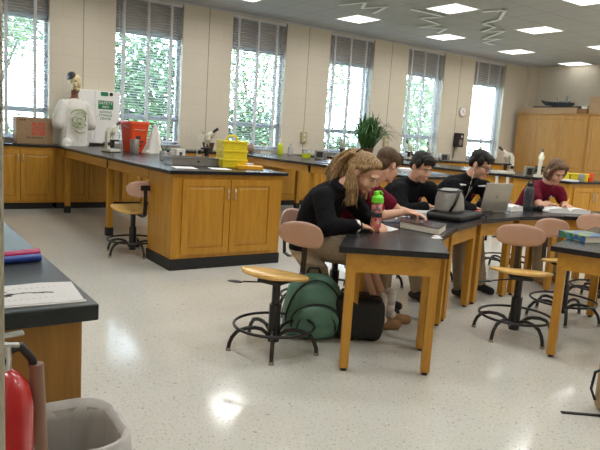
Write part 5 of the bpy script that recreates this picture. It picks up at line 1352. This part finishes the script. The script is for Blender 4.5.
# smiling boy in black
p2 = person('smiling dark-haired boy in a black pullover with a small red chest badge, looking down',
       dict(hip=(3.99, 4.26, .575), neck=(3.925, 3.925, 1.035), head=(3.925, 3.825, 1.178), face=(-.04, -.90, -.36), shR=(3.755, 3.915, .965), shL=(4.09, 3.86, .985), hiplat=(.98, -.1, 0),
            elR=(3.69, 3.77, .80), wrR=(3.86, 3.66, .86), hdR=(.9, -.25, -.1), elL=(4.18, 3.84, .835), wrL=(4.16, 3.74, .845), hdL=(-.6, -.7, -.1),
            knR=(3.92, 3.85, .57), knL=(4.12, 3.85, .57), anR=(3.95, 3.78, .09), anL=(4.14, 3.80, .09), toR=(3.95, 3.66, .035), toL=(4.16, 3.68, .035)),
       hair='hair_dark', skin='skin2', top='black_cloth', hair_fn=short_hair, smile=1.4, shoes='black_nylon', bottom='khaki', girth=1.18)
# boy in glasses at the laptop
p3 = person('boy in glasses and a black track jacket with white shoulder stripes, working at the laptop',
       dict(hip=(4.67, 4.28, .585), neck=(4.63, 3.89, 1.08), head=(4.675, 3.805, 1.222), face=(.20, -.84, -.42), shR=(4.455, 3.925, 1.005), shL=(4.815, 3.845, 1.005), hiplat=(.99, -.08, 0),
            elR=(4.42, 3.76, .82), wrR=(4.58, 3.76, .82), hdR=(.8, .10, -.1), elL=(4.92, 3.84, .84), wrL=(4.95, 3.99, .82), hdL=(.2, -.9, -.05),
            knR=(4.52, 3.84, .57), knL=(4.76, 3.84, .57), anR=(4.42, 3.70, .09), anL=(4.80, 3.76, .09), toR=(4.40, 3.57, .035), toL=(4.80, 3.63, .035)),
       hair='hair_dark', skin='skin2', top='black_cloth', hair_fn=short_hair, glasses=True, shoes='black_nylon', bottom='khaki', girth=1.18)
# girl with bobbed hair
p5 = person('girl with bobbed reddish brown hair in a maroon polo shirt, reading the long binder',
       dict(hip=(5.98, 4.22, .585), neck=(5.885, 3.90, 1.04), head=(5.87, 3.795, 1.18), face=(-.28, -.78, -.50), shR=(5.735, 3.94, .965), shL=(6.035, 3.84, .965), hiplat=(.95, -.28, 0),
            elR=(5.65, 3.80, .825), wrR=(5.80, 3.80, .845), hdR=(.8, -.3, -.1), elL=(6.08, 3.80, .83), wrL=(6.00, 3.73, .845), hdL=(-.5, -.8, -.1),
            knR=(5.80, 3.86, .57), knL=(5.98, 3.80, .57), anR=(5.76, 3.80, .09), anL=(5.96, 3.74, .09), toR=(5.72, 3.68, .035), toL=(5.92, 3.62, .035)),
       hair='hair_bob', skin='skin2', top='maroon', sleeve=.55, hair_fn=bob_hair, shoes='suede', bottom='khaki')
def surf(P, k, a, out=.018):
    """a point on the chest: k along the spine, a angle from straight ahead"""
    t, hp, HR, L, sag, lat, fw, sn = P
    return sag(k) + lat * math.sin(a) * (.172 + out) + fw * math.cos(a) * (.118 + out)
def patch(P, k, a, w_, h_, name, m, out=.036, label=None):
    t, hp, HR, L, sag, lat, fw, sn = P
    nrm = (lat * math.sin(a) + fw * math.cos(a)).normalized()
    # lay the patch on the cloth itself
    cloth = [o for o in t.children if o.name.split('.')[0] in ('jacket', 'shirt')][0]
    bv = BVHTree.FromPolygons([v.co.copy() for v in cloth.data.vertices], [tuple(p.vertices) for p in cloth.data.polygons])
    hit, hn, _, _ = bv.ray_cast(sag(k) + nrm * .5, -nrm)
    c = hit + hn * .001; nrm = hn; tx = sn.cross(nrm).normalized(); sn = nrm.cross(tx)
    b = MB(); mm = Matrix((tx, sn, nrm)).transposed().to_4x4(); mm.translation = c
    b.prism([(w_ * math.cos(q * PI / 8), h_ * math.sin(q * PI / 8)) for q in range(16)], -.012, .004, mm)
    o = b.build(name, m, t, smooth='auto'); return o
patch(p2, .80, R(36), .030, .028, 'chest_badge', 'redcover'); patch(p2, .82, R(-28), .030, .007, 'white_logo', 'white')
patch(p3, .80, R(34), .034, .030, 'chest_badge', 'redcover'); patch(p3, .82, R(-30), .018, .007, 'white_logo', 'white'); patch(p5, .80, R(34), .012, .026, 'white_logo', 'white')
t3, hp3, HR3, L3, sag3, lat3, fw3, sn3 = p3
for s, nm in ((-1, 'shR'), (1, 'shL')):
    a = sag3(.985) + lat3 * s * .075 + fw3 * .085; b_ = L3[nm] + fw3 * .062 + lat3 * s * .02 + Vector((0, 0, .050))
    MB().tube([a, a.lerp(b_, .5) + Vector((0, 0, .012)) + fw3 * .012, b_], [.007, .010, .008], 8).build('shoulder_stripe', 'white', t3, smooth=True)
er = hp3(.082, -.005, -.03)
MB().tube([hp3(.082, -.004, -.012), er, hp3(.070, .02, -.12), sag3(.86) + fw3 * .138 - lat3 * .02, sag3(.70) + fw3 * .150, sag3(.45) + fw3 * .145 - lat3 * .03], .0030, 6).build('earphone_cord', 'white', t3, smooth=True)
MB().tube([sag3(.97) + fw3 * .098, sag3(.75) + fw3 * .142, sag3(.5) + fw3 * .136], .004, 6).build('zip', 'grey_metal', t3, smooth=True)
# pen in the girl's hand
o = MB().cone((5.90, 3.66, .835), (6.02, 3.70, .90), .005, n=8).build('pencil', 'amber'); tag(o, 'yellow pencil held by the girl in the maroon polo', 'pencil')

# ------------------------------------------------------------------ outside the windows
struct(MB().bb(-8, 40, YW + .31, 46, -1.1, -1.0).build('ground_outside', 'lawn'))
def tree(name, label, x, y, h, cw, ch, n, leaf, m, seed, trunk=True, zc=None, cd=None):
    t = thing(name, label, 'tree' if trunk else 'shrub', (x, y, -1.0), 0, 'trees and shrubs outside the windows')
    random.seed(seed); b = MB(); zc = zc if zc is not None else h - ch / 2; cd = cd or cw
    for k in range(n):
        while True:
            p = Vector((random.uniform(-1, 1), random.uniform(-1, 1), random.uniform(-1, 1)))
            if p.length < 1: break
        p *= (.55 + .45 * random.random()); q = Vector((p.x * cw / 2, p.y * cd / 2, zc + p.z * ch / 2))
        s = leaf * random.uniform(.6, 1.3); e = Euler((random.uniform(-.9, .9), random.uniform(-.9, .9), random.uniform(0, 6.3))).to_matrix()
        b.poly([q + e @ Vector(v) * s for v in ((-.5, 0, 0), (0, -.3, .04), (.5, 0, 0), (0, .3, .04))], [(0, 1, 2, 3)])
    b.build('foliage', m, t)
    s = MB(); s.tube([(0, 0, 0), (.03, 0, zc * .5), (0, .05, zc)], [.10, .08, .05], 8)
    for k in range(5):
        a = k * 1.26; s.tube([(0, .02, zc * (.6 + .06 * k)), (cw * .25 * math.cos(a), cd * .25 * math.sin(a), zc + ch * (.1 + .05 * k))], [.045, .015], 6)
    s.build('trunk' if trunk else 'stem', 'bark', t)
tree('tree', 'pale tree outside the leftmost window', 2.3, 15.5, 6.0, 3.2, 2.6, 1500, .20, 'leaf_pale', 1)
tree('tree', 'leafy tree filling the window behind the orange bucket', 5.5, 15.0, 5.2, 3.6, 4.6, 4200, .20, 'leaf', 2)
tree('tree', 'sparse leafy tree outside the third window from the left', 8.9, 15.6, 5.8, 3.2, 5.0, 1500, .18, 'leaf_pale', 3)
tree('shrub', 'dense shrub low outside the third window from the left', 8.8, 15.0, 3.2, 3.4, 3.0, 3600, .18, 'leaf', 4, False, 1.75)
tree('shrub', 'shrub low outside the window left of the strap-leaved plant', 12.2, 15.4, 2.9, 2.8, 2.6, 1700, .18, 'leaf', 5, False, 1.6)
tree('tree', 'pale sparse tree outside the window left of the strap-leaved plant', 12.6, 17.5, 6.5, 3.0, 4.6, 800, .2, 'leaf_pale', 6)
tree('tree', 'pale tree outside the window behind the smiling boy', 15.6, 16.0, 5.6, 3.6, 5.0, 2600, .22, 'leaf_pale', 7)
tree('shrub', 'shrub low outside the last window by the tall cupboard', 19.0, 16.0, 2.5, 3.0, 1.8, 900, .2, 'leaf_pale', 8, False, 1.5)
tree('shrub', 'shrub low outside the leftmost window', 2.4, 14.6, 2.6, 3.0, 2.2, 2400, .18, 'leaf', 9, False, 1.4)
